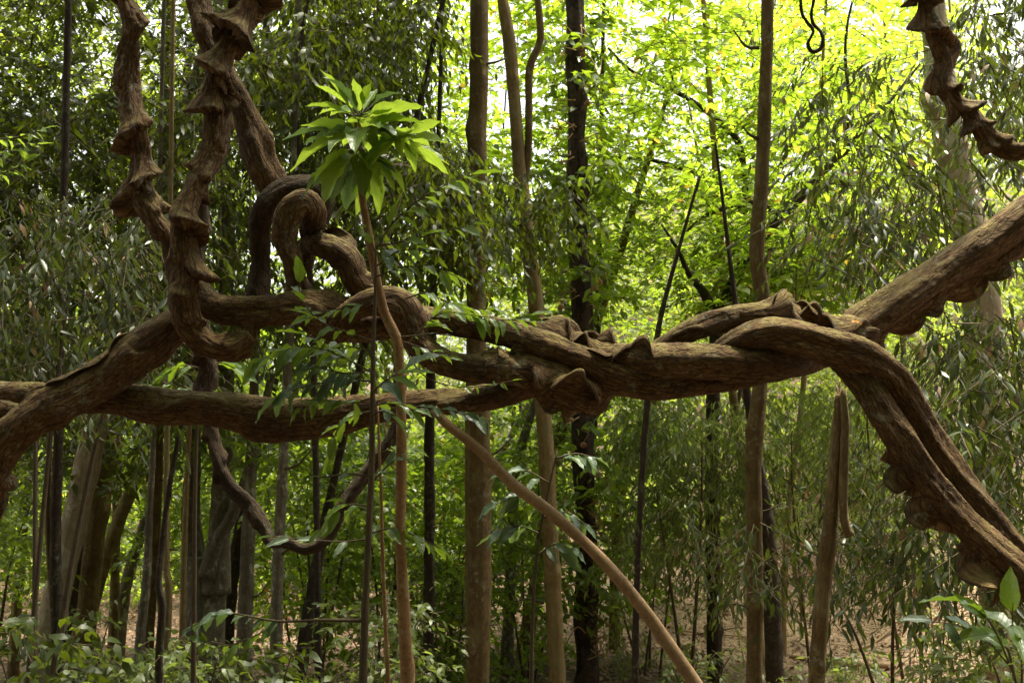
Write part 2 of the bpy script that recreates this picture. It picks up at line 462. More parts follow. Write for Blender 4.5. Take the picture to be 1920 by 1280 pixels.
def twig_prisms(A, B, r):
    n = len(A); d = nrm(B - A); s = nrm(np.cross(d, np.array([.3, .2, .93]))); u = np.cross(d, s)
    V = []
    for p, rr in ((A, r), (B, r * .4)):
        for a in (0, 2.094, 4.189): V.append(p + (s * math.cos(a) + u * math.sin(a)) * rr[:, None])
    V = np.stack(V, 1).reshape(-1, 3)
    f = np.array([[0, 1, 4, 3], [1, 2, 5, 4], [2, 0, 3, 5]])
    return V, (f[None] + (np.arange(n) * 6)[:, None, None]).reshape(-1, 4)

def twig_leaves(S, D, tl, nl, L, ratio, style, rng):
    """twig starts S, directions D -> leaf arrays (O, D, N, L, W) and twig ends"""
    n = len(S); D = nrm(D)
    t = (np.arange(nl) + .6 + rng.uniform(-.3, .3, (n, nl))) / nl
    tl = tl[:, None]
    sag = (t * t * tl * (.25 if style == 'layer' else .45))
    O = S[:, None] + D[:, None] * (t * tl)[..., None]; O[..., 2] -= sag
    up = np.array([0, 0, 1.0])
    side = nrm(np.cross(D, up)); sg = np.where(np.arange(nl) % 2, 1, -1)[None, :, None]
    rv = rng.normal(0, 1, (n, nl, 3))
    if style == 'layer':
        ld = D[:, None] * .75 + side[:, None] * sg * rng.uniform(.6, 1.1, (n, nl, 1)) + rv * .16; ld[..., 2] -= rng.uniform(0, .4, (n, nl))
        nn = up + rv[..., ::-1] * .30
    elif style == 'droop':
        ld = D[:, None] * .35 + side[:, None] * sg * rng.uniform(.1, .6, (n, nl, 1)) + rv * .22; ld[..., 2] -= rng.uniform(.5, 1.3, (n, nl))
        nn = rng.normal(0, 1, (n, nl, 3)); nn[..., 1] -= .5; nn[..., 2] += .35
    else:     # 'mixed'
        ld = D[:, None] * .6 + side[:, None] * sg * rng.uniform(.4, 1.0, (n, nl, 1)) + rv * .35; ld[..., 2] -= rng.uniform(0, .8, (n, nl))
        nn = up * .8 + rv[..., ::-1] * .55
    LL = L * rng.uniform(.6, 1.15, (n, nl)); WW = LL * ratio * rng.uniform(.8, 1.2, (n, nl))
    end = S + D * tl; end[:, 2] -= sag.max(1)
    r = lambda a: a.reshape(-1, 3)
    return r(O), r(ld), r(nn), LL.ravel(), WW.ravel(), end

SINGLE = {}
def single_leaf_me(mat, ratio, s):
    t = np.linspace(0, 1, 7); w = np.sin(np.pi * t ** .85) ** .85; w[-1] = 0; w[0] = .06
    bend = (.06, .16, .26)[s]; V = []
    for a, b in zip(t, w):
        for u in (-1, 0, 1): V.append((u * b * ratio * .5, a, abs(u) * b * ratio * .18 - bend * a * a))
    q = np.array([[i * 3 + j, i * 3 + j + 1, i * 3 + j + 4, i * 3 + j + 3] for i in range(6) for j in range(2)])
    return mesh_np('leaf', np.array(V), [q], M[mat], attrs={'rnd': np.full(len(V), (.2, .5, .85)[s])}, smooth=True)
def foliage(thing, rects, style, L, ratio, mat, seed, nl=8, tl=.45, hi=True, clump=.9, thr=.46, twig_mat='twig', name='crown', twigs=True, outdir=None, bend=.25, singles=0):
    """rects rows: (x0,y0,x1,y1,d0,d1,n twigs) in photo pixels; positions thinned into clumps with 3D noise"""
    rng = np.random.default_rng(seed)
    Os = []
    for (x0, y0, x1, y1, d0, d1, n) in rects:
        m = int(n * 3.2)
        p = P(rng.uniform(x0, x1, m), rng.uniform(y0, y1, m), np.sqrt(rng.uniform(d0 ** 2, d1 ** 2, m)))
        k = fbm(p / clump + seed * 1.3, 2)
        p = p[k > thr][:n]
        Os.append(p)
    S = np.vstack(Os); S = S[S[:, 2] > gz(S[:, 0], S[:, 1]) + .05]; n = len(S)
    az = rng.uniform(0, 2 * np.pi, n); el = rng.normal(.05 if style != 'droop' else -.25, .28, n)
    D = np.stack([np.cos(az) * np.cos(el), np.sin(az) * np.cos(el), np.sin(el)], -1)
    if outdir is not None: D = nrm(D + np.array(outdir))
    O, ld, nn, LL, WW, end = twig_leaves(S, D, tl * rng.uniform(.6, 1.3, n), nl, L, ratio, style, rng)
    if singles:      # the leaves that show largest stand as objects of their own
        dv = O - CAM; dep = dv[:, 1] * _cp + dv[:, 2] * _sp
        px = 960 + F * dv[:, 0] / dep; py = 640 - F * (dv[:, 2] * _cp - dv[:, 1] * _sp) / dep
        sc_ = LL / dep * ((px > 0) & (px < 1920) & (py > 0) & (py < 1280))
        pick = np.argsort(-sc_)[:singles]
        key = (mat, ratio)
        if key not in SINGLE: SINGLE[key] = [single_leaf_me(mat, ratio, s) for s in range(3)]
        for i in pick:
            d_ = nrm(ld[i]); x_ = nrm(np.cross(d_, nn[i])); z_ = np.cross(x_, d_)
            ob = bpy.data.objects.new('leaf', SINGLE[key][int(rng.integers(3))]); col.objects.link(ob); ob.parent = thing.o
            m4 = (Matrix((tuple(x_), tuple(d_), tuple(z_))).transposed() * float(LL[i])).to_4x4(); m4.translation = Vector(O[i] - thing.base); ob.matrix_basis = m4
        keep = np.ones(len(O), bool); keep[pick] = False
        O, ld, nn, LL, WW = O[keep], ld[keep], nn[keep], LL[keep], WW[keep]
    V, f, a = leaf_mesh(O, ld, nn, LL, WW, rng, hi, bend=bend)
    o = thing.part(name, V, [f], M[mat], attrs={'rnd': a})
    if twigs:
        tv, tf = twig_prisms(S, end, np.full(n, .0045 * tl / .45))
        tag(thing.part('twigs', tv, [tf], M[twig_mat], parent=o, uv=np.zeros((len(tv), 2))), kind='stuff')
    return o

def tree(name, label, pts, d, mat, seed, top=None, group=None, cat='tree', nseg=18, to_ground=True, lump=.16):
    """trunk through photo pixels (listed from the top down) at distance d, carried down to the ground"""
    A = px_path(pts, d)
    if to_ground:
        a, b = A[-2], A[-1]
        dz = (b - a)[:3]; dz = dz / max(1e-6, -dz[2])
        g = float(gz(b[0], b[1])); h = b[2] - g
        if h > .05:
            dz[:2] = np.clip(dz[:2], -.35, .35) * .6
            q = b[:3] + dz * h; q[2] = float(gz(q[0], q[1])) - .15
            m = b[:3] * .4 + q * .6
            A = np.vstack([A, [*m, b[3] * 1.08], [*q, b[3] * 1.5]])
    if top is not None:
        a = A[0]; dirn = nrm(A[0, :3] - A[1, :3]); dirn[2] = max(dirn[2], .6); dirn = nrm(dirn)
        A = np.vstack([[*(a[:3] + dirn * top), a[3] * .45], A])
    t = Thing(name, label, cat, [A[-1, 0], A[-1, 1], A[-1, 2] + .1], group)
    trunk = branch(t, 'trunk', A, mat, nseg=nseg, step=.05, seed=seed, lump=lump, raw=True, knots=9)
    t.trunk = trunk
    return t

# big hand-placed leaves: each one an object
def big_leaf_me(name, mat, ratio, bend, wave, seed):
    rng = np.random.default_rng(seed); nt_, nw = 9, 5
    t = np.linspace(0, 1, nt_); V = []; uv = []
    prof = np.sin(np.pi * np.clip(t, 0, 1) ** .82) ** .8 * (1 - .15 * t); prof[0] = .03; prof[-1] = .01
    for i in range(nt_):
        for w in np.linspace(-1, 1, nw):
            x = w * prof[i] * ratio * .5
            z = abs(w) * prof[i] * ratio * .22 - bend * t[i] ** 2 + wave * math.sin(t[i] * 17 + seed + (2 if w > 0 else 0)) * abs(w) * .03
            V.append((x, t[i] * (1 - bend * .2), z)); uv.append((w * .5, t[i]))
    q = [[i * nw + j, i * nw + j + 1, (i + 1) * nw + j + 1, (i + 1) * nw + j] for i in range(nt_ - 1) for j in range(nw - 1)]
    return mesh_np(name, np.array(V), [np.array(q)], M[mat], uv=np.array(uv), smooth=True)
BIG = {k: [big_leaf_me('leaf', k, r, b, w, s) for s, (r, b, w) in enumerate(((.36, .18, 1), (.42, .32, 1.4), (.38, .05, .8), (.46, .25, 1.2)))] for k in ('big_lime', 'big_green', 'big_grey')}

def big_leaf(thing, pos, d, n, L, kind, rng, parent=None, w=1.0):
    d = nrm(np.asarray(d, float)); n = np.asarray(n, float); x = nrm(np.cross(d, n)); z = np.cross(x, d)
    o = bpy.data.objects.new('leaf', BIG[kind][rng.integers(4)]); col.objects.link(o)
    o.parent = thing.o
    m = Matrix(((x[0] * w, d[0], z[0], 0), (x[1] * w, d[1], z[1], 0), (x[2] * w, d[2], z[2], 0), (0, 0, 0, 1)))
    q = pos - thing.base
    mm = m.to_3x3() * L
    m4 = mm.to_4x4(); m4.translation = Vector(q)
    o.matrix_basis = m4
    return o

def leafy_branch(thing, pts, d, mat, kind, L, n, rng, side_tw=.10, droop=.35, start=.15, w=1.0, sub=0):
    """thin branch through photo pixels with alternate large leaves"""
    branch(thing, 'branch', pts, M[mat], d=None if len(pts[0]) > 3 else d, nseg=6, step=.03, seed=int(rng.integers(99)))
    A = spline(px_path(pts, None if len(pts[0]) > 3 else d)[:, :3], .01)
    T = nrm(np.gradient(A, axis=0))
    for i in range(n):
        k = int((start + (1 - start) * (i + .5) / n) * (len(A) - 1)); t = T[k]
        s = nrm(np.cross(t, [0, 0, 1.0]) + 1e-6) * (1 if i % 2 else -1)
        dd = t * .7 + s * rng.uniform(.4, 1.0) + rng.normal(0, .25, 3); dd[2] -= rng.uniform(0, droop * 2)
        nn = np.array([0, 0, 1.0]) + rng.normal(0, .35, 3) - np.array([0, .25, 0])
        if i == n - 1: dd = t + rng.normal(0, .1, 3)
        big_leaf(thing, A[k], dd, nn, L * rng.uniform(.65, 1.15), kind, rng, w=w)

#@@STRUCTURE
# ------------------------------------------------------------------ ground and litter
def ground():
    u = np.linspace(-1, 1, 260); f = lambda u, a, b: a * u + b * u ** 5
    X, Y = np.meshgrid(f(u, 24, 280), 12 + f(u, 24, 280))
    V = np.stack([X, Y, gz(X, Y)], -1).reshape(-1, 3); n = 260
    i, j = np.meshgrid(np.arange(n - 1), np.arange(n - 1), indexing='ij')
    q = np.stack([i * n + j, i * n + j + 1, (i + 1) * n + j + 1, (i + 1) * n + j], -1).reshape(-1, 4)
    m, nt, out = new_mat('forest_floor')
    pos = nt.nodes.new('ShaderNodeNewGeometry').outputs['Position']
    vo = nd(nt, 'ShaderNodeTexVoronoi', Scale=16); nt.links.new(pos, vo.inputs['Vector'])
    n1 = noise(nt, pos, 1.1, 4); n2 = noise(nt, pos, 30, 3)
    c = mixc(nt, mrange(nt, vo.outputs['Color'], .2, .8), (.045, .026, .016), (.12, .07, .04))
    c = mixc(nt, mrange(nt, n1, .4, .65), c, (.085, .05, .03))
    # paler ground on the path and bank beyond the tan trunk
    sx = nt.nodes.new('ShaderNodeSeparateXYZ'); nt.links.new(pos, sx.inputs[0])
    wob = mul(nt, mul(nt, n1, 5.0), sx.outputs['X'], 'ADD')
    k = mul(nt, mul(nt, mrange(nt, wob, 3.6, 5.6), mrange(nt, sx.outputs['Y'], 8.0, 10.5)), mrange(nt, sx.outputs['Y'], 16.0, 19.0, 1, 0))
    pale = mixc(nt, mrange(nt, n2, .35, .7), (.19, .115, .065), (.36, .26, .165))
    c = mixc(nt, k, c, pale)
    b = nd(nt, 'ShaderNodeBsdfPrincipled', Roughness=.95)
    bp = nd(nt, 'ShaderNodeBump', Strength=.8, Distance=.05)
    nt.links.new(vo.outputs['Distance'], bp.inputs['Height']); nt.links.new(bp.outputs[0], b.inputs['Normal'])
    nt.links.new(c, b.inputs['Base Color']); nt.links.new(b.outputs[0], out.inputs[0])
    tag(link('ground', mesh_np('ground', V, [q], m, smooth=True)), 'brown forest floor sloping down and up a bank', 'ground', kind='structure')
    # litter: dry leaves lying on it
    rng = np.random.default_rng(5); N = 52000
    y = 5.5 + 21 * rng.random(N) ** .9; x = (rng.random(N) * 2 - 1) * (y * .62 + 1.5)
    p = np.stack([x, y, gz(x, y) + rng.uniform(.005, .04, N)], -1)
    az = rng.uniform(0, 6.283, N); D = np.stack([np.cos(az), np.sin(az), rng.normal(0, .3, N)], -1)
    Nn = np.array([0, 0, 1.0]) + rng.normal(0, .45, (N, 3))
    L = rng.uniform(.05, .13, N)
    V, f, a = leaf_mesh(p, D, Nn, L, L * rng.uniform(.35, .6, N), rng, False, cup=.4, bend=.15)
    m = leafmat('dry_leaf', (.10, .048, .026), (.30, .19, .115), (.2, .11, .05), .15, .6, .4)
    tag(link('leaf_litter', mesh_np('leaf_litter', V, [f], m, attrs={'rnd': a})), 'dry tan and brown leaves carpeting the forest floor', 'leaf litter', kind='stuff')
ground()

def ground_cover():
    rng = np.random.default_rng(15); n = 2600
    y = rng.uniform(-6, 8.5, n); x = rng.uniform(-9, 9, n)
    k = fbm(np.stack([x * .8, y * .8, x * 0], -1), 2) > .36
    x, y = x[k], y[k]; n = len(x)
    S = np.stack([x, y, gz(x, y) + rng.uniform(.1, .55, n)], -1); az = rng.uniform(0, 6.28, n)
    D = np.stack([np.cos(az), np.sin(az), rng.uniform(-.1, .5, n)], -1)
    O, ld, nn, LL, WW, e = twig_leaves(S, D, .5 * rng.uniform(.6, 1.3, n), 9, .15, .45, 'mixed', rng)
    V, f, a = leaf_mesh(O, ld, nn, LL, WW, rng, False)
    tag(link('ground_cover', mesh_np('ground_cover', V, [f], M['lf_dark'], attrs={'rnd': a})), 'knee-high dark leafy ground cover beneath the lianas', 'ground cover', kind='stuff')
ground_cover()

def mass(name, label, cat, p, L, ratio, mat, seed):
    rng = np.random.default_rng(seed); n = len(p)
    az = rng.uniform(0, 6.283, n); D = np.stack([np.cos(az), np.sin(az), rng.normal(-.35, .5, n)], -1)
    N = np.array([0, -.2, .8]) + rng.normal(0, .5, (n, 3)); LL = L * rng.uniform(.6, 1.3, n)
    V, f, a = leaf_mesh(p, D, N, LL, LL * ratio, rng, False)
    return tag(link(name, mesh_np(name, V, [f], M[mat], attrs={'rnd': a})), label, cat, kind='stuff')

def far_woods():
    rng = np.random.default_rng(11)
    # woods rising beyond the stand
    n = 240000
    y = rng.uniform(22, 52, n); x = (rng.random(n) * 2 - 1) * (y * .72)
    g = gz(x, y); h = rng.random(n) ** 1.35 * 13
    p = np.stack([x, y, g + h], -1)
    k = fbm(p / np.array([3.2, 3.2, 2.4]) + 4, 3) - h * .010
    p = p[k > .50][:95000]
    mass('far_woods', 'pale hazy green woods rising beyond the trunks', 'woods', p, .34, .45, 'lf_far', 3)
    # unseen forest behind the camera and overhead, thickened and opened to shape the light
    n = 110000
    a = rng.uniform(-math.pi, 0, n); r = 5.5 + 26 * rng.random(n) ** .8
    q = np.stack([np.cos(a) * r * 1.2, np.sin(a) * r, np.zeros(n)], -1); q[:, 2] = gz(q[:, 0], q[:, 1]) + rng.random(n) ** 1.35 * 17 - .1
    q = q[fbm(q / 3.0 + 9, 2) > .36][:60000]  # kept dense to cut light coming from behind the camera
    mass('rear_shade_woods', 'unseen dark green woods behind the camera, added to block fill light', 'woods', q, .6, .5, 'lf_dark', 4)
    n = 60000
    c = np.stack([rng.uniform(-24, 24, n), rng.uniform(-18, 22, n), rng.uniform(10.5, 16, n)], -1)
    k = fbm(c / np.array([3.0, 3.0, 6.0]) + 21, 2)
    thr = .30 + .25 * sstep(-1.5, 2, c[:, 1]) + .06 * sstep(-2, 5, c[:, 0]) * sstep(3, 6, c[:, 1]) + .12 * sstep(9, 13, c[:, 1]) - .09 * sstep(1, -4, c[:, 0]) * sstep(13, 9, c[:, 1])  # gaps opened to top-light the lianas, thicker at left to darken it
    c = c[k > thr][:42000]
    mass('shade_canopy', 'unseen high leaf canopy, its gaps shaped to light the lianas', 'canopy', c, .55, .5, 'lf_dark', 6)
far_woods()

#@@LIANAS
G_ = 'twisted woody lianas'
liana('liana', 'slender corkscrew liana with shelf-like collars, hanging apart beside the thick corkscrew one',
      [(222, -330, 4.5, 15, .5), (228, -120, 4.45, 15, .5), (234, 0, 4.4, 15, .7), (247, 70, 4.4, 15, .55), (243, 130, 4.4, 16, .45), (243, 190, 4.38, 19, .1), (254, 245, 4.36, 21, .45), (264, 300, 4.36, 17, .7), (268, 360, 4.34, 20, .8),
       (285, 405, 4.32, 19, .8), (312, 440, 4.34, 18, .5), (326, 478, 4.4, 18, .3), (335, 520, 4.46, 18, 0), (352, 560, 4.46, 17, 0)], 1, pitch=.27, lobes=(3, .09), nseg=72, step=.009)
liana('liana', 'thick corkscrew liana with wide ruffled collars, its foot hooking back up under the level stem',
      [(488, -330, 4.3, 18, .7), (480, -130, 4.25, 19, .8), (468, 0, 4.2, 20, .9), (458, 45, 4.18, 21, .9), (432, 85, 4.16, 22, .95), (413, 130, 4.15, 23, .9), (405, 185, 4.14, 21, .8), (410, 235, 4.12, 23, .35), (399, 290, 4.1, 22, .12), (368, 345, 4.05, 21, .6),
       (346, 395, 4.02, 23, .6), (344, 445, 4.0, 22, .65), (348, 500, 3.98, 22, .7), (346, 560, 3.98, 25, .45), (362, 612, 4.0, 24, .15), (396, 642, 4.02, 21, .15), (436, 648, 4.05, 20, .2), (464, 628, 4.08, 16, .15), (468, 596, 4.1, 14)], 2, pitch=.165, hand=-1, nseg=80, step=.008,
      flanges=((.30, .40, 60, .9, 2.3, .6), (.43, .52, -70, .9, 2.2, .6)))
liana('liana', 'smooth fibrous liana leaning down from the canopy into the dark knot',
      [(350, -330, 4.42, 20), (358, -130, 4.4, 20), (372, 0, 4.38, 21), (388, 60, 4.36, 22, .1), (412, 120, 4.34, 22), (445, 190, 4.32, 23), (470, 260, 4.3, 25, .12), (500, 330, 4.28, 25), (530, 372, 4.32, 22), (566, 395, 4.40, 18)], 3, pitch=.6, lobes=(4, .07), twist=3)
liana('liana', 'dark smooth liana arching over in a tight bow above the knotted loop',
      [(476, 565, 4.26, 23), (483, 510, 4.26, 19), (487, 460, 4.25, 18), (489, 415, 4.22, 22), (508, 378, 4.18, 24), (548, 356, 4.15, 24), (588, 353, 4.15, 22), (604, 372, 4.2, 22), (600, 410, 4.28, 20), (585, 445, 4.36, 18), (572, 500, 4.42, 16)], 4, mat='liana_dark', lobes=(3, .03), ell=.05, twist=3)
liana('liana', 'short mossy liana loop bent like a hairpin inside the dark bow',
      [(560, 575, 4.12, 24, .3), (557, 535, 4.1, 22, .3), (550, 492, 4.06, 23), (537, 448, 4.04, 23), (545, 405, 4.02, 23), (570, 383, 4.02, 21), (585, 402, 4.08, 19), (578, 430, 4.15, 20), (588, 458, 4.15, 24, .3), (622, 474, 4.1, 26, .5), (652, 492, 4.06, 25, .6), (664, 525, 4.06, 20, .4), (688, 552, 4.1, 19, .2), (716, 575, 4.14, 22)], 5, pitch=.3,
      flanges=((.60, .78, -110, .8, 1.6, .45),))
liana('liana', 'level brown liana running from the corkscrew foot through the knot to the crossing',
      [(352, 500, 4.2, 20), (372, 540, 4.16, 24), (402, 572, 4.14, 27), (450, 580, 4.12, 27, .1), (510, 580, 4.1, 26, .1), (560, 577, 4.06, 30, .2), (600, 588, 4.04, 40, .15), (645, 602, 4.04, 36, .15), (690, 606, 4.06, 34), (740, 604, 4.08, 32), (790, 603, 4.1, 26), (862, 609, 4.08, 24), (937, 624, 4.04, 24),
       (1012, 648, 4.0, 27), (1087, 676, 3.97, 29), (1150, 706, 3.98, 30), (1215, 716, 4.02, 29), (1290, 708, 4.06, 30), (1365, 702, 4.1, 31), (1440, 692, 4.14, 31), (1510, 672, 4.2, 28), (1560, 650, 4.3, 24)], 6, pitch=.7, lobes=(3, .06), twist=2.4,
      flanges=((.115, .17, 30, .45, 1.2, .5), (.60, .72, -95, .75, 3.0, .65)))
liana('liana', 'lumpy liana curling over the level stem where the saplings cross it',
      [(625, 640, 4.02, 16), (636, 606, 3.98, 18), (668, 580, 3.95, 20), (705, 566, 3.96, 24), (745, 572, 3.98, 29, .15), (768, 606, 4.02, 30, .15), (782, 640, 4.05, 26), (815, 668, 4.06, 25), (870, 686, 4.05, 25, .1), (930, 690, 4.03, 27, .2), (985, 694, 4.0, 30, .2), (1035, 712, 3.98, 31, .2), (1080, 730, 3.98, 31, .15), (1118, 736, 4.02, 26, .1), (1145, 725, 4.08, 16)], 7, pitch=.36, twist=3,
      flanges=((.60, .72, -80, .8, 2.0, .6), (.74, .93, -20, .7, 2.6, .7), (.72, .99, 95, 1.25, 3.2, .5)))
liana('liana', 'thick horizontal liana with a ruffled crest, underneath the mossy strand',
      [(985, 612, 4.25, 16), (1030, 628, 4.16, 24, .3), (1090, 650, 4.1, 28, .4), (1160, 662, 4.03, 27, .2), (1240, 668, 4.0, 31), (1320, 672, 3.98, 33), (1400, 678, 3.98, 33), (1465, 682, 4.02, 28), (1520, 668, 4.12, 24)], 8, pitch=.5, twist=2.0, lobes=(4, .05),
      flanges=((.08, .34, -70, .85, 3.0, .7), (.22, .46, -35, .7, 2.6, .7)))
liana('liana', 'mossy liana with a gnarled frilled ridge on top of the crossing',
      [(1215, 668, 4.16, 20), (1255, 640, 4.14, 22), (1310, 612, 4.12, 22, .1), (1380, 600, 4.1, 23, .15), (1450, 602, 4.08, 28, .3), (1510, 610, 4.06, 28, .4), (1565, 622, 4.06, 24, .45), (1615, 626, 4.1, 18, .4), (1640, 632, 4.16, 10)], 9, pitch=.3, twist=3,
      flanges=((.50, .72, -85, .75, 2.6, .7), (.62, .95, -40, .75, 3.0, .7), (.1, .4, -10, .4, 1.5, .5)))
liana('liana', 'stout ribbed liana bending over at the crossing and dropping towards the ground',
      [(1335, 672, 4.06, 18), (1390, 640, 3.98, 24), (1440, 626, 3.94, 26), (1500, 630, 3.92, 28), (1555, 646, 3.92, 30), (1610, 662, 3.92, 31), (1665, 696, 3.93, 29), (1712, 752, 3.95, 26), (1750, 815, 3.95, 25), (1792, 880, 3.93, 24), (1845, 955, 3.91, 24), (1910, 1035, 3.88, 26), (1990, 1130, 3.8, 34), (2150, 1290, 3.7, 36), (2330, 1480, 3.6, 40)], 10, pitch=.9, twist=1.2, lobes=(5, .075))
liana('liana', 'second ribbed liana pressed along the dropping stem, edged with curled dark frills',
      [(1575, 672, 4.0, 20), (1618, 712, 3.94, 25), (1660, 772, 3.9, 26), (1703, 834, 3.88, 28), (1749, 900, 3.87, 29), (1803, 968, 3.86, 30), (1862, 1028, 3.84, 31), (1925, 1082, 3.82, 32), (2000, 1160, 3.82, 36), (2150, 1320, 3.74, 40), (2320, 1500, 3.62, 44)], 11, pitch=.9, twist=1.2, lobes=(4, .07),
      flanges=((.19, .30, 100, 1.5, 3.0, .7), (.27, .385, 95, 1.5, 2.6, .7), (.40, .52, 70, 1.5, 1.7, .7)))
liana('liana', 'grooved liana rising steeply from the frilled crossing up into the canopy',
      [(1560, 652, 4.2, 22), (1605, 622, 4.2, 32), (1660, 590, 4.22, 37), (1740, 540, 4.25, 38), (1820, 488, 4.28, 38), (1900, 428, 4.3, 38), (1990, 350, 4.35, 37), (2120, 220, 4.42, 36), (2260, 40, 4.5, 34), (2380, -160, 4.6, 30)], 12, pitch=.9, twist=1.0, lobes=(3, .10),
      flanges=((.05, .20, 100, .9, 3.0, .5), (.17, .30, 95, .9, 2.4, .5), (.28, .42, 90, .9, 2.0, .5)))
liana('liana', 'heavy dark liana slanting up out of the undergrowth to the corkscrew stem',
      [(-330, 1180, 4.1, 50), (-180, 1030, 4.06, 46), (-60, 900, 4.02, 42, .1), (10, 826, 4.0, 38), (60, 785, 4.0, 38), (110, 756, 4.0, 40, .15), (160, 730, 4.02, 41), (220, 690, 4.06, 38), (268, 650, 4.08, 36, .1), (315, 612, 4.1, 30), (352, 586, 4.14, 24), (380, 560, 4.2, 18)], 13, pitch=.6, twist=2.0, mat='liana',
      flanges=((.36, .46, 110, 1.0, 1.2, .6), (.60, .86, -70, .35, 2.0, .5)))
liana('liana', 'long sagging liana lowest of the bundle, smooth with one raised burl',
      [(-330, 760, 4.3, 30), (-150, 740, 4.28, 30), (0, 742, 4.24, 28), (80, 744, 4.2, 28), (150, 748, 4.18, 28), (220, 746, 4.14, 30), (280, 756, 4.12, 32), (350, 768, 4.1, 31), (430, 776, 4.1, 32, .1), (490, 786, 4.1, 36), (555, 782, 4.1, 34), (630, 772, 4.12, 30), (710, 762, 4.14, 28), (790, 756, 4.16, 27), (870, 752, 4.14, 27), (940, 740, 4.1, 27, .15), (1000, 722, 4.06, 26, .2), (1060, 712, 4.06, 24), (1110, 700, 4.1, 18)], 14, pitch=.6, twist=1.6,
      flanges=((.44, .53, -20, .35, .8, .5),))
liana('liana', 'stubby liana end poking out below the slanting stem where it meets the sagging one',
      [(-300, 720, 4.12, 20), (-100, 765, 4.1, 20), (0, 772, 4.08, 18), (38, 778, 4.06, 16, .2), (70, 776, 4.1, 10)], 15, pitch=.5, twist=2)
liana('liana', 'thin dark twisted liana swinging in a deep U below the bundle',
      [(372, 300, 4.9, 9, .5), (378, 400, 4.9, 10, .4), (372, 520, 4.88, 10, .3), (382, 640, 4.85, 13, .4), (388, 690, 4.85, 13, .5), (376, 730, 4.85, 12, .5), (396, 790, 4.84, 11, .5), (408, 850, 4.82, 11, .6), (428, 905, 4.8, 12, .4), (462, 945, 4.78, 13, .5), (490, 985, 4.76, 12, .4), (505, 1016, 4.74, 10, .2), (535, 1018, 4.72, 11, .2), (575, 1030, 4.7, 11), (612, 1008, 4.72, 12), (640, 955, 4.75, 13), (680, 890, 4.78, 13), (722, 838, 4.8, 12), (748, 780, 4.82, 12), (752, 700, 4.84, 10)], 16, pitch=.22, mat='liana_dark', nseg=28, step=.014)
liana('liana', 'slim corkscrew liana swinging past the pale mottled trunk',
      [(1700, -330, 4.6, 13, .7), (1722, -120, 4.55, 13, .8), (1737, 0, 4.5, 13, .9), (1752, 60, 4.5, 13, .9), (1772, 110, 4.5, 13, .9), (1768, 155, 4.48, 14, .9), (1792, 188, 4.46, 14, .9), (1822, 212, 4.45, 14, .8), (1846, 250, 4.45, 15, .5), (1885, 280, 4.45, 16, .2), (1930, 282, 4.45, 16), (2030, 250, 4.5, 16), (2200, 130, 4.5, 16), (2350, -60, 4.5, 15)], 17, pitch=.155, hand=-1, nseg=56, step=.009)
liana('thin_vine', 'wiry vine hanging in a pair of S-curves beside the tall straight trunk',
      [(1505, -200, 5.0, 3), (1502, 0, 5.0, 3.2), (1512, 40, 5.0, 3.4), (1525, 58, 5.0, 3.4), (1514, 82, 5.0, 3.4), (1524, 98, 5.0, 3.4), (1542, 88, 5.0, 3.4), (1541, 62, 5.0, 3.2), (1524, 42, 5.02, 3), (1524, 10, 5.0, 3), (1545, -60, 5.0, 3)], 18, mat='liana_dark', nseg=8, step=.02, lobes=(3, .02), group=None)

#@@TREES
T = {}
def tr(key, *a, **k): T[key] = tree(*a, **k); return T[key]
GT = 'trees standing behind the lianas'
tr('t1', 'straight_tree', 'straight brown trunk of even thickness rising behind the slanting pole', [(900, -60, 16), (897, 150, 17), (895, 300, 18), (893, 560, 18), (899, 800, 20), (899, 1000, 22), (896, 1290, 23)], 9, M['brown'], 1, top=3)
tr('t1b', 'slim_tree', 'slim yellowish trunk pressed close behind the straight brown one', [(888, 330, 5), (882, 560, 6), (880, 800, 8), (881, 1050, 9), (884, 1290, 10)], 9.8, M['ochre'], 2, top=3)
t = tr('t2', 'forked_tree', 'leaning pale-brown tree that forks high up, next to the fruiting tree', [(932, -60, 10), (955, 80, 12), (968, 240, 12), (985, 420, 14), (1003, 560, 15), (1018, 760, 15), (1030, 950, 15), (1045, 1290, 16)], 10, M['ochre'], 3, top=3)
branch(t, 'fork', [(1000, -80, 6), (1013, 50, 7), (1010, 85, 7), (993, 130, 7.5), (992, 220, 7), (990, 290, 7), (984, 350, 7)], M['brown'], d=10, nseg=10)
tr('t3', 'cannonball_tree', 'dark flaky trunk hung with round brown fruits on tangled stalks', [(1076, -60, 17), (1080, 200, 18), (1083, 400, 19), (1092, 620, 19), (1092, 800, 20), (1099, 1000, 20), (1100, 1290, 22)], 11, M['flaky'], 4, top=3, nseg=24, lump=.3)
tr('t4', 'smooth_tree', 'tall smooth tan trunk with a slight kink, crossing behind the frilled ridge', [(1441, -60, 11), (1436, 150, 12), (1427, 350, 13), (1419, 480, 13.5), (1431, 570, 14), (1426, 700, 14), (1413, 870, 15), (1416, 1100, 15), (1415, 1290, 15)], 8, M['brown'], 5, top=3)
tr('t5', 'dark_tree', 'blackish trunk leaning just behind the tall smooth tan one', [(1378, 560, 5), (1398, 720, 7), (1425, 880, 9), (1440, 1000, 13), (1447, 1130, 16), (1454, 1290, 18)], 9.5, M['dark'], 6, top=1.5)
tr('t7', 'thin_sapling', 'thin dark leafless-looking sapling leaning beneath the thick horizontal liana', [(1312, 330, 2.5), (1272, 470, 3.5), (1238, 600, 5), (1216, 740, 6), (1206, 860, 6), (1196, 1050, 6), (1190, 1290, 7)], 7, M['dark'], 7, nseg=10)
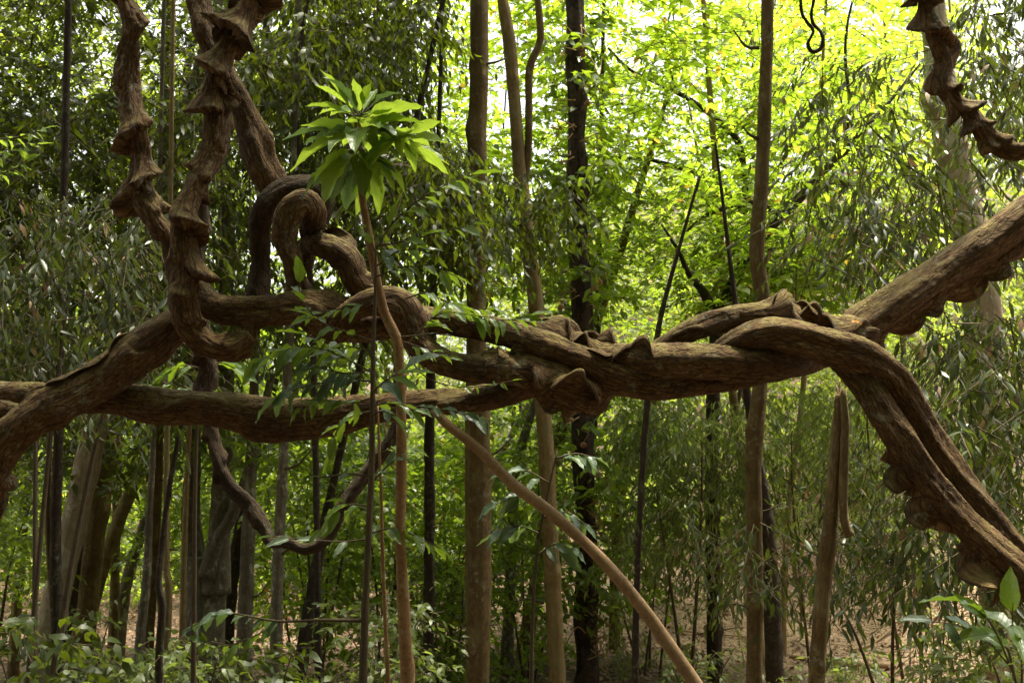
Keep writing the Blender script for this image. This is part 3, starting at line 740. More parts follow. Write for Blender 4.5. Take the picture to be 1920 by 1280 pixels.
t = tr('t8', 'spreading_tree', 'dark forking tree with bright yellow-green leaves and long rising limb', [(1345, 600, 13), (1338, 720, 12), (1334, 900, 12), (1338, 1100, 13), (1340, 1290, 14)], 12, M['dark'], 8)
branch(t, 'branch', [(1345, 605, 13), (1370, 540, 12), (1395, 495, 11), (1440, 432, 10), (1500, 370, 9), (1530, 335, 8), (1560, 305, 7), (1600, 260, 6), (1660, 200, 4), (1725, 120, 2)], M['dark'], d=12, lump=.2)
branch(t, 'branch', [(1345, 605, 12), (1320, 550, 9), (1290, 510, 6), (1272, 470, 4), (1240, 420, 2)], M['dark'], d=12)
branch(t, 'branch', [(1470, 402, 7), (1452, 395, 7), (1430, 385, 6), (1400, 380, 5), (1330, 400, 4), (1280, 440, 2)], M['dark'], d=12)
branch(t, 'branch', [(1540, 322, 5), (1590, 285, 4), (1640, 275, 3), (1690, 290, 2)], M['dark'], d=12)
branch(t, 'branch', [(1585, 275, 4), (1592, 190, 4), (1585, 110, 3), (1590, 40, 2.5), (1610, -40, 2)], M['dark'], d=12)
branch(t, 'branch', [(1440, 470, 4), (1520, 452, 3), (1600, 455, 2.5), (1650, 470, 1.5)], M['dark'], d=11.7)
t = tr('t8b', 'leaning_tree', 'slim brown leaning tree under the bright leaves, its limbs crossing the light', [(1395, 440, 5), (1340, 545, 6), (1285, 630, 7), (1235, 730, 8), (1190, 840, 9), (1160, 960, 10), (1150, 1290, 11)], 14, M['brown'], 9, top=3)
branch(t, 'branch', [(1140, 90, 2.5), (1180, 130, 3), (1230, 155, 4), (1290, 185, 5), (1345, 225, 6), (1385, 270, 7), (1400, 380, 7)], M['dark'], d=14)
branch(t, 'branch', [(1240, 60, 2), (1250, 110, 3), (1265, 165, 3.5)], M['dark'], d=14)
branch(t, 'branch', [(1100, 290, 1.5), (1160, 296, 3), (1220, 300, 3.5), (1290, 320, 5), (1340, 345, 5), (1400, 400, 6)], M['dark'], d=14)
branch(t, 'branch', [(1320, 280, 4), (1370, 245, 6), (1420, 210, 6), (1455, 180, 4)], M['dark'], d=15)
tr('t9', 'dark_slim_tree', 'slim dark lichen-spotted trunk between the two saplings and the straight brown trunk', [(818, 380, 5), (812, 560, 7), (806, 790, 9.5), (805, 1000, 10), (803, 1290, 11)], 10, M['dark'], 10, top=4)
tr('t6', 'mottled_tree', 'broad pale mottled trunk half hidden by drooping leaves', [(1738, -60, 22), (1765, 150, 27), (1798, 350, 31), (1828, 480, 33), (1850, 700, 34), (1868, 1000, 36), (1885, 1290, 38)], 11, M['pale'], 11, top=4, nseg=28)
tr('t10', 'pale_leaning_tree', 'pale leaning trunk far off on the hazy slope', [(1535, 320, 7), (1575, 400, 8), (1605, 455, 10), (1650, 545, 12), (1715, 640, 13), (1785, 760, 14), (1850, 900, 16)], 16, M['pale'], 12, top=3)
tr('t11', 'leaning_tree', 'brown trunk leaning in the light beside the fruiting tree', [(1175, 430, 8), (1152, 505, 9), (1122, 590, 10), (1085, 700, 10), (1040, 860, 11)], 14, M['brown'], 13, top=2)
tr('t12', 'leaning_tree', 'greyish leaning trunk seen in the gap under the bundle by the forked tree', [(1010, 740, 7), (985, 810, 8), (968, 880, 9), (960, 1000, 10)], 13, M['grey'], 14)
# left stand
GS = 'trunks of the shaded stand'
tr('s1', 'twin_sapling', 'dark slim trunk in front of the pale leaning one, with a twin at its side', [(112, 700, 8), (108, 870, 9), (104, 1000, 10), (106, 1140, 11), (112, 1290, 12)], 7, M['dark'], 21, top=7)
branch(T['s1'], 'trunk', [(90, 600, 4), (93, 800, 5), (90, 960, 6), (96, 1100, 6.5), (105, 1200, 8)], M['brown'], d=7.02)
tr('s2', 'pale_leaning_tree', 'thick pale patchy trunk leaning in the shaded stand', [(238, 600, 16), (215, 680, 18), (190, 770, 21), (168, 850, 22), (148, 940, 22), (120, 1060, 24), (92, 1180, 27), (66, 1290, 30)], 9, M['pale'], 22, top=4, nseg=24)
tr('s3', 'dark_tree', 'dark curved trunk directly behind the pale leaning one', [(215, 810, 10), (200, 885, 12), (180, 980, 13), (150, 1060, 14), (128, 1140, 16)], 12, M['dark'], 23, top=7)
tr('s4', 'grey_leaning_tree', 'smooth grey-brown trunk leaning steeply, bare in the light', [(300, 800, 8), (268, 870, 10), (236, 942, 12), (200, 1040, 13), (172, 1130, 14)], 13, M['brown'], 24, top=7)
tr('s5', 'dark_tree', 'short-looking dark trunk before the sunlit gap of the stand', [(300, 880, 8), (270, 980, 9), (252, 1040, 10), (238, 1090, 12), (230, 1130, 13)], 15, M['grey'], 25, top=7)
tr('s6', 'lichen_sapling', 'thin lichen-white trunk swaying in front of the reddish one', [(290, 700, 5), (286, 860, 5.5), (280, 960, 6), (276, 1070, 8), (263, 1190, 9), (257, 1290, 9)], 8, M['grey'], 26, top=7, nseg=12)
tr('s7', 'reddish_tree', 'straight dark reddish trunk behind the lichen-white thin one', [(300, 700, 8), (296, 860, 9), (289, 1000, 11), (279, 1150, 12), (272, 1290, 13)], 9.5, M['brown'], 27, top=7)
tr('s8', 'black_sapling', 'thin black wavy sapling in the shaded stand', [(345, 770, 3.5), (333, 830, 4.5), (320, 900, 5), (306, 1000, 5.5), (297, 1090, 6), (304, 1130, 7), (299, 1210, 7), (298, 1290, 8)], 6, M['dark'], 28, top=.6, nseg=12)
tr('s9', 'tan_sapling', 'thin tan trunk beside the black wavy sapling', [(314, 760, 5), (312, 900, 5.5), (312, 1060, 6.5), (316, 1110, 7), (309, 1290, 8)], 7.5, M['ochre'], 29, top=7, nseg=12)
tr('s10', 'tan_sapling', 'very thin tan trunk by the big forked tree', [(356, 780, 4.5), (350, 900, 5), (345, 1050, 6), (340, 1290, 6.5)], 8.5, M['ochre'], 30, top=7, nseg=12)
t = tr('s11', 'forked_tree', 'stout grey tree dividing low into three limbs in the shaded stand', [(388, 1040, 38), (386, 1100, 38), (384, 1180, 38), (382, 1290, 41)], 9.5, M['grey'], 31, nseg=28)
branch(t, 'limb', [(368, 500, 10), (366, 700, 12), (362, 860, 14), (358, 960, 17), (364, 1030, 21), (374, 1110, 26)], M['grey'], d=9.5, nseg=18)
branch(t, 'limb', [(430, 380, 13), (424, 560, 14), (424, 760, 16), (418, 900, 19), (412, 1000, 21), (404, 1110, 28)], M['grey'], d=9.4, nseg=18)
branch(t, 'limb', [(510, 700, 7), (488, 800, 9), (470, 870, 10), (440, 955, 11), (405, 1020, 13), (388, 1080, 18)], M['grey'], d=9.3, nseg=14)
tr('s12', 'grey_tree', 'grey trunk dotted with lichen standing straight beside the stout forked tree', [(480, 620, 8), (474, 800, 10), (467, 950, 12), (462, 1100, 14), (455, 1290, 15)], 9, M['grey'], 32, top=7)
tr('s13', 'dark_tree', 'dark trunk leaning between the forked tree and the grey lichen-dotted one', [(470, 900, 7), (455, 960, 9), (436, 1080, 12), (424, 1200, 14), (415, 1290, 15)], 11, M['dark'], 33, top=7)
tr('s14', 'grey_tree', 'slim grey-brown trunk crossing behind the U-shaped liana', [(548, 450, 7), (544, 600, 8), (534, 800, 9), (526, 960, 10), (520, 1100, 11), (516, 1290, 12)], 8, M['grey'], 34, top=7)
tr('s15', 'dark_tree', 'black leaning trunk beyond the dip of the U-shaped liana', [(640, 840, 7), (615, 950, 9), (592, 1070, 11), (572, 1190, 12), (558, 1290, 14)], 9, M['dark'], 35, top=7)
tr('s16', 'pale_tree', 'thin pale trunk showing through the dark leaves beside the straight corkscrew liana', [(148, -60, 5), (132, 70, 6), (124, 180, 6), (119, 330, 6.5), (118, 500, 7), (110, 800, 8)], 12, M['pale'], 36, top=7)
tr('s17', 'dark_sapling', 'thin dark stem coming down behind the dark bow', [(590, -60, 3), (570, 40, 4), (558, 130, 4.5), (556, 240, 5), (568, 340, 5), (580, 500, 5.5), (590, 760, 6)], 8, M['dark'], 37, top=7, nseg=10)
tr('s18', 'brown_tree', 'brown trunk standing behind the shrub of narrow leaves', [(300, 420, 14), (268, 520, 16), (246, 600, 17), (232, 660, 18), (205, 800, 18)], 11, M['brown'], 38, top=4)
tr('s19', 'grey_tree', 'pale grey trunk rising behind the leaning smooth liana', [(410, -60, 6), (406, 60, 6.5), (410, 200, 7), (416, 400, 8)], 13, M['grey'], 39, top=7)
rs = np.random.default_rng(77)
for k in range(26):            # farther trunks, told apart only by where they stand
    x = rs.uniform(-60, 1000) if k < 17 else rs.uniform(1080, 1980)
    d = rs.uniform(13, 23); r = rs.uniform(3.5, 8.5) * 12 / d * 1.3; lean = rs.normal(0, 45)
    m = ['dark', 'brown', 'grey', 'dark', 'ochre'][k % 5]
    lab = {'dark': 'slender dark trunk among those standing deep in the wood', 'brown': 'slender brown trunk among those standing deep in the wood', 'grey': 'slender grey trunk among those standing deep in the wood', 'ochre': 'slender yellowish trunk among those standing deep in the wood'}[m]
    tree('distant_tree', lab, [(x + lean * 1.6, 300 if k >= 17 else 420, r * .6), (x + lean, 700, r * .8), (x + lean * .3 + rs.normal(0, 8), 930, r), (x, 1130, r * 1.1)], d, M[m], 100 + k, top=4, group=m + ' trunks deep in the wood', nseg=10)

#@@CROWNS
# bright backlit leaves
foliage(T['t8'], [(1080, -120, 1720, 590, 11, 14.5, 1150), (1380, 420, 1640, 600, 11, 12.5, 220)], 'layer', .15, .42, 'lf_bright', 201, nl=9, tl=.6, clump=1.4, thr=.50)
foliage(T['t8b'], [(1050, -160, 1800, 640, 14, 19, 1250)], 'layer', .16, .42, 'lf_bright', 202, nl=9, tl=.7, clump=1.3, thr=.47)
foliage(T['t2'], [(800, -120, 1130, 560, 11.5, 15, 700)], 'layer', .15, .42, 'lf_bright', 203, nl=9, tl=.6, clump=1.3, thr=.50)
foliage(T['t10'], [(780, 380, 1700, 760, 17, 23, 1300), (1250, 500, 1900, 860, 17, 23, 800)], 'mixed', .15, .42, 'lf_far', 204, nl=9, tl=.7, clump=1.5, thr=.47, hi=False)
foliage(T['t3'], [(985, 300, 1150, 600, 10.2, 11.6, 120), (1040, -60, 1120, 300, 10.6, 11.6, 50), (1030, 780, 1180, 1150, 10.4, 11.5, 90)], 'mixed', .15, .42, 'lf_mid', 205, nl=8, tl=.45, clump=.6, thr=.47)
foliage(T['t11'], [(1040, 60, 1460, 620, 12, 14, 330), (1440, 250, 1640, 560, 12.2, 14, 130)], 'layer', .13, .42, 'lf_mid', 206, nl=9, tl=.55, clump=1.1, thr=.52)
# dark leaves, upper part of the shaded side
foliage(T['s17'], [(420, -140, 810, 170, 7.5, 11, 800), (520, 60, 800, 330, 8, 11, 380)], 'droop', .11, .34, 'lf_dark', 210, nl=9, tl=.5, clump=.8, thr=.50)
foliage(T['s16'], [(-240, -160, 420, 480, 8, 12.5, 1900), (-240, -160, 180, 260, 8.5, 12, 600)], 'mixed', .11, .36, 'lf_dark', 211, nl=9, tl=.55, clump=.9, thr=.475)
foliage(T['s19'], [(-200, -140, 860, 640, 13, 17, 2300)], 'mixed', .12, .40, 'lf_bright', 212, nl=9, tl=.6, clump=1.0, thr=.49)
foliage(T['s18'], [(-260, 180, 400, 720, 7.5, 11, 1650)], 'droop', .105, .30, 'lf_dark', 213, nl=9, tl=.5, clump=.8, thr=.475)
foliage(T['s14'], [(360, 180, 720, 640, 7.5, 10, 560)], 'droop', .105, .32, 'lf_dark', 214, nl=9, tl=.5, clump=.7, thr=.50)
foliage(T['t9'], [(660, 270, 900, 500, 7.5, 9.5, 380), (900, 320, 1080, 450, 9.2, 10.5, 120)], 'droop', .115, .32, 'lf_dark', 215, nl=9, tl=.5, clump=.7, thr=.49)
# drooping narrow leaves on the right
foliage(T['t6'], [(1490, 100, 1980, 520, 6.8, 9.5, 260), (1800, -120, 2150, 300, 6.5, 9, 230), (1580, 300, 1800, 480, 6.5, 8, 90)], 'droop', .115, .24, 'lf_narrow', 220, nl=10, tl=.5, clump=.8, thr=.49, bend=.1, singles=220)

#@@PLANTS
def shrub(name, label, rects, style, L, ratio, mat, seed, cat='shrub', group=None, stems=4, stem_r=.008, base=None, **kw):
    """undergrowth: thin stems from the ground into a leaf volume given in photo pixels"""
    rng = np.random.default_rng(seed)
    x0, y0, x1, y1, d0, d1 = rects[0][:6]
    c = P((x0 + x1) / 2, y1, (d0 + d1) / 2) if base is None else P(base[0], 1200, base[1])
    b = np.array([c[0], c[1], float(gz(c[0], c[1]))])
    t = Thing(name, label, cat, b, group)
    for k in range(stems):
        q = P(x0 + (x1 - x0) * (k + rng.uniform(.2, .8)) / stems, y0 + (y1 - y0) * rng.uniform(.05, .5), rng.uniform(d0, d1))
        s = b + np.array([rng.normal(0, .08), rng.normal(0, .08), -.05])
        m = s * .45 + q * .55; m[2] += .12 * abs(q[2] - s[2]); m[:2] += rng.normal(0, .06, 2)
        branch(t, 'stem', [[*s, stem_r * 1.5], [*m, stem_r], [*q, stem_r * .4]], M['twig'], nseg=6, step=.12, raw=True, seed=k)
    foliage(t, rects, style, L, ratio, mat, seed, **kw)
    return t

# narrow grey-green leaves
shrub('narrow_leaf_sapling', 'sapling with dull grey-green narrow leaves massed over the heavy slanting liana', [(-220, 360, 330, 740, 5.4, 7.2, 520)], 'droop', .095, .27, 'lf_narrow', 301, cat='sapling', stems=5, stem_r=.014, base=(60, 6.4), nl=9, tl=.42, clump=.6, thr=.49, bend=.1, singles=160)
shrub('narrow_leaf_sapling', 'sapling with long drooping narrow leaves beside the dropping ribbed lianas', [(1700, 580, 2150, 1130, 5.6, 8, 520)], 'droop', .12, .25, 'lf_narrow', 302, cat='sapling', stems=2, stem_r=.014, base=(1960, 7), nl=9, tl=.5, clump=.7, thr=.48, bend=.1, singles=200)
shrub('narrow_leaf_sapling', 'low sapling trailing long narrow leaves over the litter bank by the broken pole', [(1400, 960, 1760, 1100, 6.4, 8.2, 85), (1280, 820, 1760, 1090, 9, 11.5, 170)], 'droop', .12, .24, 'lf_narrow', 303, cat='sapling', stems=2, stem_r=.012, base=(1700, 7.6), nl=9, tl=.5, clump=.6, thr=.50, bend=.1, singles=160)
# fine-leaved saplings under the thick horizontal liana
shrub('fine_leaf_sapling', 'feathery sapling of fine drooping leaves between the thin dark sapling and the tan trunk', [(1160, 740, 1420, 1120, 9.8, 11.9, 640)], 'droop', .115, .2, 'lf_fine', 304, cat='sapling', stems=2, stem_r=.016, nl=10, tl=.45, clump=.6, thr=.51, bend=.1)
shrub('fine_leaf_sapling', 'feathery sapling of fine drooping leaves filling the gap before the broken pole', [(1430, 720, 1600, 960, 11, 14, 240)], 'droop', .12, .2, 'lf_fine', 305, cat='sapling', stems=2, stem_r=.014, nl=10, tl=.45, clump=.7, thr=.51, bend=.1)
shrub('fine_leaf_sapling', 'feathery sapling of fine leaves behind the broken pole and its hanging half', [(1590, 660, 1860, 940, 10, 13.5, 330)], 'droop', .13, .22, 'lf_fine', 306, cat='sapling', stems=2, stem_r=.014, nl=10, tl=.5, clump=.7, thr=.51, bend=.1)
shrub('fine_leaf_sapling', 'low feathery bush at the feet of the fruiting tree', [(1120, 920, 1290, 1230, 11.6, 13.5, 150)], 'droop', .11, .22, 'lf_fine', 307, stems=5, stem_r=.012, nl=9, tl=.4, clump=.5, thr=.51, bend=.1)
# broad-leaved undergrowth in the middle
mid = [('leafy bush under the slanting pole between the brown trunk and forked tree', (910, 840, 1060, 1300, 11, 14, 300), 'lf_mid'),
       ('bright leafy bush between the dark slim trunk and the straight brown one', (790, 780, 900, 1300, 10.5, 13, 330), 'lf_bright'),
       ('low leafy bush at the foot of the dark slim trunk', (770, 1050, 890, 1300, 10.3, 12, 150), 'lf_fine'),
       ('leafy bush filling the space between the dark leaning trunk and the saplings', (600, 860, 790, 1250, 10, 13, 300), 'lf_mid'),
       ('pale small-leaved bush low down behind the two saplings', (640, 1130, 800, 1300, 7, 8.5, 90), 'lf_fine'),
       ('bush of mid-green leaves below the sagging liana by the grey trunk', (500, 800, 720, 1010, 9.5, 13, 380), 'lf_mid'),
       ('lit bush behind the slim grey-brown trunk', (470, 1010, 640, 1200, 11, 14, 160), 'lf_bright')]
for k, (lab, rc, m) in enumerate(mid):
    shrub('leafy_bush', lab, [rc], 'mixed', .12 if m != 'lf_fine' else .09, .42, m, 320 + k, stems=4, stem_r=.012, nl=8, tl=.42, clump=.5, thr=.47)
# undergrowth of the shaded stand
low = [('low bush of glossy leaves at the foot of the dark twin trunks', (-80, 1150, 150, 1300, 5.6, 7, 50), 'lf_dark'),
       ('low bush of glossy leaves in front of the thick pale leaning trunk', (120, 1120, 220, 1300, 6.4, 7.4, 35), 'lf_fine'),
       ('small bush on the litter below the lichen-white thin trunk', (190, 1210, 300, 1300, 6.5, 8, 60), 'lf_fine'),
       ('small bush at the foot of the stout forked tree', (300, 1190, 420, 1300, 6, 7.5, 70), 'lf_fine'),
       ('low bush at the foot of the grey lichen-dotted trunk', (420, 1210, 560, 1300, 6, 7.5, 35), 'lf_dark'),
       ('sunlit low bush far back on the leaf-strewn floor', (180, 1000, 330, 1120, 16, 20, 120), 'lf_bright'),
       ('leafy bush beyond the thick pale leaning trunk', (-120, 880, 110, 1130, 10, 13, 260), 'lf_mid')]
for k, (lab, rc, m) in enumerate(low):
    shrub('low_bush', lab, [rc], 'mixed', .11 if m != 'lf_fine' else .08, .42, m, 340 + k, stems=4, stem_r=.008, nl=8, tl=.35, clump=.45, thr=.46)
rt = [('dull green thicket along the top of the litter bank', (1250, 800, 1850, 1010, 14, 18, 700), 'lf_mid'),
      ('small-leaved bush on the bank below the dropping lianas', (1720, 1150, 2050, 1300, 6, 8.5, 190), 'lf_fine'),
      ('sparse low bush on the pale path by the tan trunk', (1240, 1200, 1400, 1300, 9, 11, 60), 'lf_fine'),
      ('sparse low bush beside the foot of the broken pole', (1460, 1220, 1640, 1300, 8, 10, 50), 'lf_fine'),
      ('bushy growth high on the bank beyond the drooping sapling', (1600, 860, 1900, 1080, 10, 13, 260), 'lf_fine')]
for k, (lab, rc, m) in enumerate(rt):
    shrub('low_bush', lab, [rc], 'mixed', .085, .36, m, 360 + k, stems=4, stem_r=.008, nl=8, tl=.35, clump=.45, thr=.47)
# leaves of the stand itself between and behind the trunks
foliage(T['s4'], [(-200, 560, 420, 1060, 12.5, 17, 1500)], 'mixed', .14, .42, 'lf_mid', 380, nl=8, tl=.55, clump=1.0, thr=.48, hi=False)
foliage(T['s12'], [(360, 620, 760, 1080, 12, 17, 1100)], 'mixed', .14, .42, 'lf_mid', 381, nl=8, tl=.55, clump=1.0, thr=.48, hi=False)
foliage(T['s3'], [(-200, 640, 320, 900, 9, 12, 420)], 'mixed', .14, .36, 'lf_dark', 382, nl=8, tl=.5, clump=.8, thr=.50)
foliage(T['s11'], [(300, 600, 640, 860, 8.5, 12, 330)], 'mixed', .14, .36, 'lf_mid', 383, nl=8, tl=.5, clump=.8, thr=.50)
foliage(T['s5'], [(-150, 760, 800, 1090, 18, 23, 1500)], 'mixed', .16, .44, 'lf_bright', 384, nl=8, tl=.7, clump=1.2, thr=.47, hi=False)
foliage(T['t12'], [(820, 700, 1300, 1120, 12.5, 17, 1000)], 'mixed', .14, .42, 'lf_mid', 385, nl=8, tl=.55, clump=1.0, thr=.47, hi=False)

# fruits and stalks of the fruiting tree
t = T['t3']; rg = np.random.default_rng(9)
def ball(c, r, n=10):
    th = np.linspace(0, np.pi, n); ph = np.linspace(0, 2 * np.pi, 14, endpoint=False)
    V = np.array([[math.sin(a) * math.cos(b), math.sin(a) * math.sin(b), math.cos(a) * .94] for a in th for b in ph])
    V = V * (1 + .10 * (fbm(V * 1.6 + c[0] * 5, 2) - .5)[:, None])
    q = np.array([[i * 14 + j, (i + 1) * 14 + j, (i + 1) * 14 + (j + 1) % 14, i * 14 + (j + 1) % 14] for i in range(n - 1) for j in range(14)])
    return V * r + c, q
for (x, y, r) in [(1088, 89, 6), (1100, 87, 6), (1093, 103, 5.5), (1101, 194, 5.5), (1125, 529, 5.5), (1117, 541, 5), (1052, 576, 6), (1071, 787, 5.5), (1094, 834, 6), (1052, 864, 5), (1060, 940, 5)]:
    d = 10.75; c = P(x, y, d); V, q = ball(c, r * d / F)
    f = t.part('fruit', V, [q], M['fruit'], uv=np.random.default_rng(1).random((len(V), 2)) * .1, smooth=True)
    x2 = 1090 + (x - 1090) * .3
    branch(t, 'stalk', [(x2, y - rg.uniform(20, 45), 10.8, 1.3), ((x + x2) / 2 + rg.normal(0, 8), y - 22, 10.74, 1.1), (x, y - r, 10.75, 1)], M['tendril'], nseg=5, step=.03, parent=f)
for k in range(46):
    y = rg.choice([rg.uniform(60, 330), rg.uniform(500, 640), rg.uniform(780, 1250), rg.uniform(780, 1250)]); s = rg.choice([-1, 1]); w = rg.uniform(12, 42)
    x = 1080 + (y / 1280) * 20; p = [(x + s * rg.uniform(0, 16), y, 10.82, 1.5)]
    for j in range(4): p.append((x + s * (18 + w * (j + 1) / 4) + rg.normal(0, 7), y + rg.normal(0, 9) + j * rg.uniform(-4, 12), 10.8 - rg.uniform(0, .12), 1.2 - .15 * j))
    branch(t, 'stalk', p, M['tendril'], nseg=5, step=.03, seed=k)

# ------------------------------------------------------------------ saplings and poles in front of the lianas
def front_tree(name, label, pts, d, mat, seed, cat='sapling', **kw): return tree(name, label, pts, d, M[mat], seed, cat=cat, nseg=14, lump=.1, **kw)
rg = np.random.default_rng(42)
o = front_tree('orange_sapling', 'slim orange-brown sapling topped by a whorl of big lime-green leaves', [(675, 228, 4), (673, 278, 5), (676, 340, 6), (684, 400, 7), (697, 470, 8), (707, 530, 8.5), (722, 590, 9), (743, 632, 9.5), (749, 680, 9), (752, 760, 9.5), (752, 900, 10), (750, 1000, 9.5), (754, 1080, 11), (760, 1200, 12), (764, 1300, 13)], 3.6, 'orange', 51)
for tier, (cx, cy, n, e0, e1, l0, l1) in enumerate([(676, 222, 16, 5, 48, .11, .18), (674, 250, 18, -22, 20, .14, .23), (673, 282, 17, -62, -15, .13, .23)]):
    for k in range(n):
        a = 2 * math.pi * (k + rg.uniform(-.3, .3)) / n + tier; e = R(rg.uniform(e0, e1))
        dd = np.array([math.cos(a) * math.cos(e), math.sin(a) * math.cos(e) * .85, math.sin(e)])
        nn = np.array([-math.cos(a) * math.sin(e), -math.sin(a) * math.sin(e), math.cos(e)]) + rg.normal(0, .22, 3)
        p0 = P(cx, cy + rg.uniform(-10, 10), 3.6); p1 = p0 + dd * rg.uniform(.03, .09)
        branch(o, 'leaf_stalk', [[*p0, .0022], [*p1, .0015]], M['twig_green'], raw=True, nseg=5, step=.05)
        big_leaf(o, p1, dd, nn, rg.uniform(l0, l1), 'big_lime' if rg.random() < .68 else ('big_green' if rg.random() < .6 else 'big_grey'), rg)
leafy_branch(o, [(674, 300, 3.5), (715, 275, 3), (750, 262, 2)], 3.62, 'twig_green', 'big_green', .12, 5, rg)
for k in range(15):
    a = 2 * math.pi * (k + rg.uniform(-.3, .3)) / 15; e = R(rg.uniform(-35, 40)); dd = np.array([math.cos(a) * math.cos(e), math.sin(a) * math.cos(e), math.sin(e)])
    big_leaf(o, P(755, 258, 3.62) + dd * .03, dd, np.array([0, 0, 1.0]) + rg.normal(0, .3, 3), rg.uniform(.11, .2), 'big_lime' if rg.random() < .8 else 'big_green', rg)
s = front_tree('thin_sapling', 'thin grey-brown sapling close beside the orange-brown one, with sparse side branches', [(705, 455, 1.8), (703, 560, 3), (700, 650, 4), (698, 780, 5), (696, 900, 6), (690, 1020, 6), (684, 1160, 7), (680, 1300, 8)], 3.45, 'twig', 52)
lb = lambda th, pts, d, kind, L, n, **kw: leafy_branch(th, pts, d, 'twig', kind, L, n, rg, **kw)
lb(s, [(703, 462, 2), (760, 452, 1.7), (830, 434, 1.4), (895, 420, 1)], 3.45, 'big_green', .105, 9)
lb(s, [(704, 470, 2), (735, 420, 1.8), (790, 372, 1.5), (850, 340, 1), (890, 325, .8)], 3.5, 'big_green', .125, 13)
lb(s, [(704, 475, 1.6), (690, 440, 1.4), (665, 405, 1)], 3.5, 'big_green', .085, 4)
lb(s, [(701, 640, 2), (650, 622, 1.6), (600, 602, 1.3), (565, 560, 1), (560, 520, .8)], 3.4, 'big_green', 0.101, 9)
lb(s, [(700, 700, 2.2), (640, 668, 1.8), (580, 650, 1.4), (520, 660, 1), (480, 680, .8)], 3.42, 'big_green', 0.114, 16)
lb(s, [(699, 715, 2.2), (640, 712, 1.8), (570, 725, 1.4), (520, 745, 1)], 3.5, 'big_grey', 0.120, 13)
lb(s, [(700, 660, 1.8), (660, 650, 1.5), (610, 640, 1.2), (560, 625, .8)], 3.55, 'big_green', 0.098, 11)
lb(s, [(699, 735, 1.8), (720, 715, 1.5), (745, 700, 1.1), (765, 690, .9)], 3.35, 'big_grey', 0.163, 5)
lb(s, [(698, 780, 1.8), (720, 770, 1.5), (752, 800, 1.1)], 3.4, 'big_grey', .09, 4)
lb(s, [(699, 770, 1.8), (660, 780, 1.5), (630, 810, 1.2), (620, 850, 1)], 3.6, 'big_green', 0.098, 9)
lb(s, [(685, 1163, 4), (600, 1162, 3), (520, 1164, 2.3), (440, 1150, 1.6), (400, 1150, 1.2), (350, 1182, 1)], 3.45, 'big_grey', .085, 13, start=.45)
lb(s, [(530, 1163, 2), (470, 1195, 1.5), (420, 1210, 1.2), (375, 1200, 1)], 3.45, 'big_green', .08, 9)
lb(s, [(693, 892, 2.6), (650, 888, 2), (610, 894, 1.6), (580, 890, 1)], 3.45, 'big_grey', .06, 2)
lb(s, [(694, 950, 2), (660, 945, 1.8), (630, 960, 1.4), (600, 1000, 1)], 3.5, 'big_green', .11, 9)
lb(s, [(690, 1010, 2), (640, 1015, 1.8), (560, 1010, 1.3), (500, 1005, 1)], 3.6, 'big_grey', .085, 6)
lb(s, [(691, 1000, 2), (740, 990, 1.8), (790, 1010, 1.4), (830, 1030, 1)], 3.6, 'big_green', .10, 10)
lb(s, [(696, 905, 2), (730, 870, 1.6), (760, 850, 1.2)], 3.55, 'big_grey', .075, 5)
s2 = front_tree('red_stemmed_sapling', 'spindly reddish-stemmed sapling rising between the thin and orange-brown saplings', [(708, 760, 1.8), (711, 840, 2.5), (715, 930, 2.8), (716, 1000, 3.3), (722, 1160, 4), (728, 1300, 4.5)], 3.8, 'orange', 53)
lb(s2, [(712, 850, 1.4), (750, 835, 1.2), (790, 850, .9)], 3.8, 'big_green', .08, 6)
lb(s2, [(716, 1000, 1.6), (690, 960, 1.3), (640, 940, 1)], 3.85, 'big_green', .085, 7)
# twiggy climber over the bundle
for pts, L, n, k in ([[(703, 560, 1.8), (660, 575, 1.5), (610, 585, 1.2), (570, 600, 1)], .085, 9, 'big_green'], [[(700, 690, 2), (660, 700, 1.6), (600, 690, 1.3), (545, 670, 1)], .10, 13, 'big_grey'], [[(699, 745, 2), (660, 755, 1.6), (600, 750, 1.3), (560, 770, 1)], .095, 12, 'big_green'],
                     [[(699, 760, 2), (740, 755, 1.6), (780, 770, 1.2)], .09, 7, 'big_green'], [[(703, 520, 1.8), (760, 500, 1.5), (820, 505, 1.1), (860, 520, .9)], .095, 10, 'big_green'], [[(704, 500, 1.6), (750, 470, 1.4), (800, 468, 1)], .10, 7, 'big_grey']):
    lb(s, pts, 3.48, k, L, n)
cl = Thing('climber', 'wispy leafy climber trailing along the top of the twisted bundle', 'climber', P(800, 760, 3.75))
lb(cl, [(748, 632, 2), (790, 628, 1.6), (815, 625, 1), (850, 630, .8)], 3.6, 'big_grey', .03, 3)
lb(cl, [(760, 650, 1.8), (820, 590, 1.5), (880, 590, 1.2), (950, 600, 1), (1000, 590, .8)], 3.72, 'big_green', .10, 22)
lb(cl, [(760, 560, 1.6), (800, 550, 1.3), (860, 575, 1.1), (930, 580, .8)], 3.8, 'big_green', .10, 13)
lb(cl, [(752, 640, 1.6), (790, 700, 1.4), (840, 722, 1.2), (900, 724, 1), (970, 712, .8)], 3.62, 'big_green', .06, 9, start=.4)
lb(cl, [(760, 760, 1.8), (810, 765, 1.6), (860, 772, 1.3), (920, 790, 1)], 3.7, 'big_grey', .08, 17)
lb(cl, [(755, 640, 1.6), (800, 655, 1.4), (850, 672, 1)], 3.62, 'big_green', .085, 6)
sl = front_tree('slanting_pole', 'bare tan sapling slanting down from the bundle like a pole', [(812, 765, 8), (838, 795, 9), (900, 845, 10), (960, 905, 10.5), (1030, 958, 11), (1110, 1030, 11), (1180, 1108, 12), (1245, 1195, 12.5), (1315, 1300, 14), (1400, 1440, 15), (1470, 1570, 16)], 3.95, 'tan', 54)
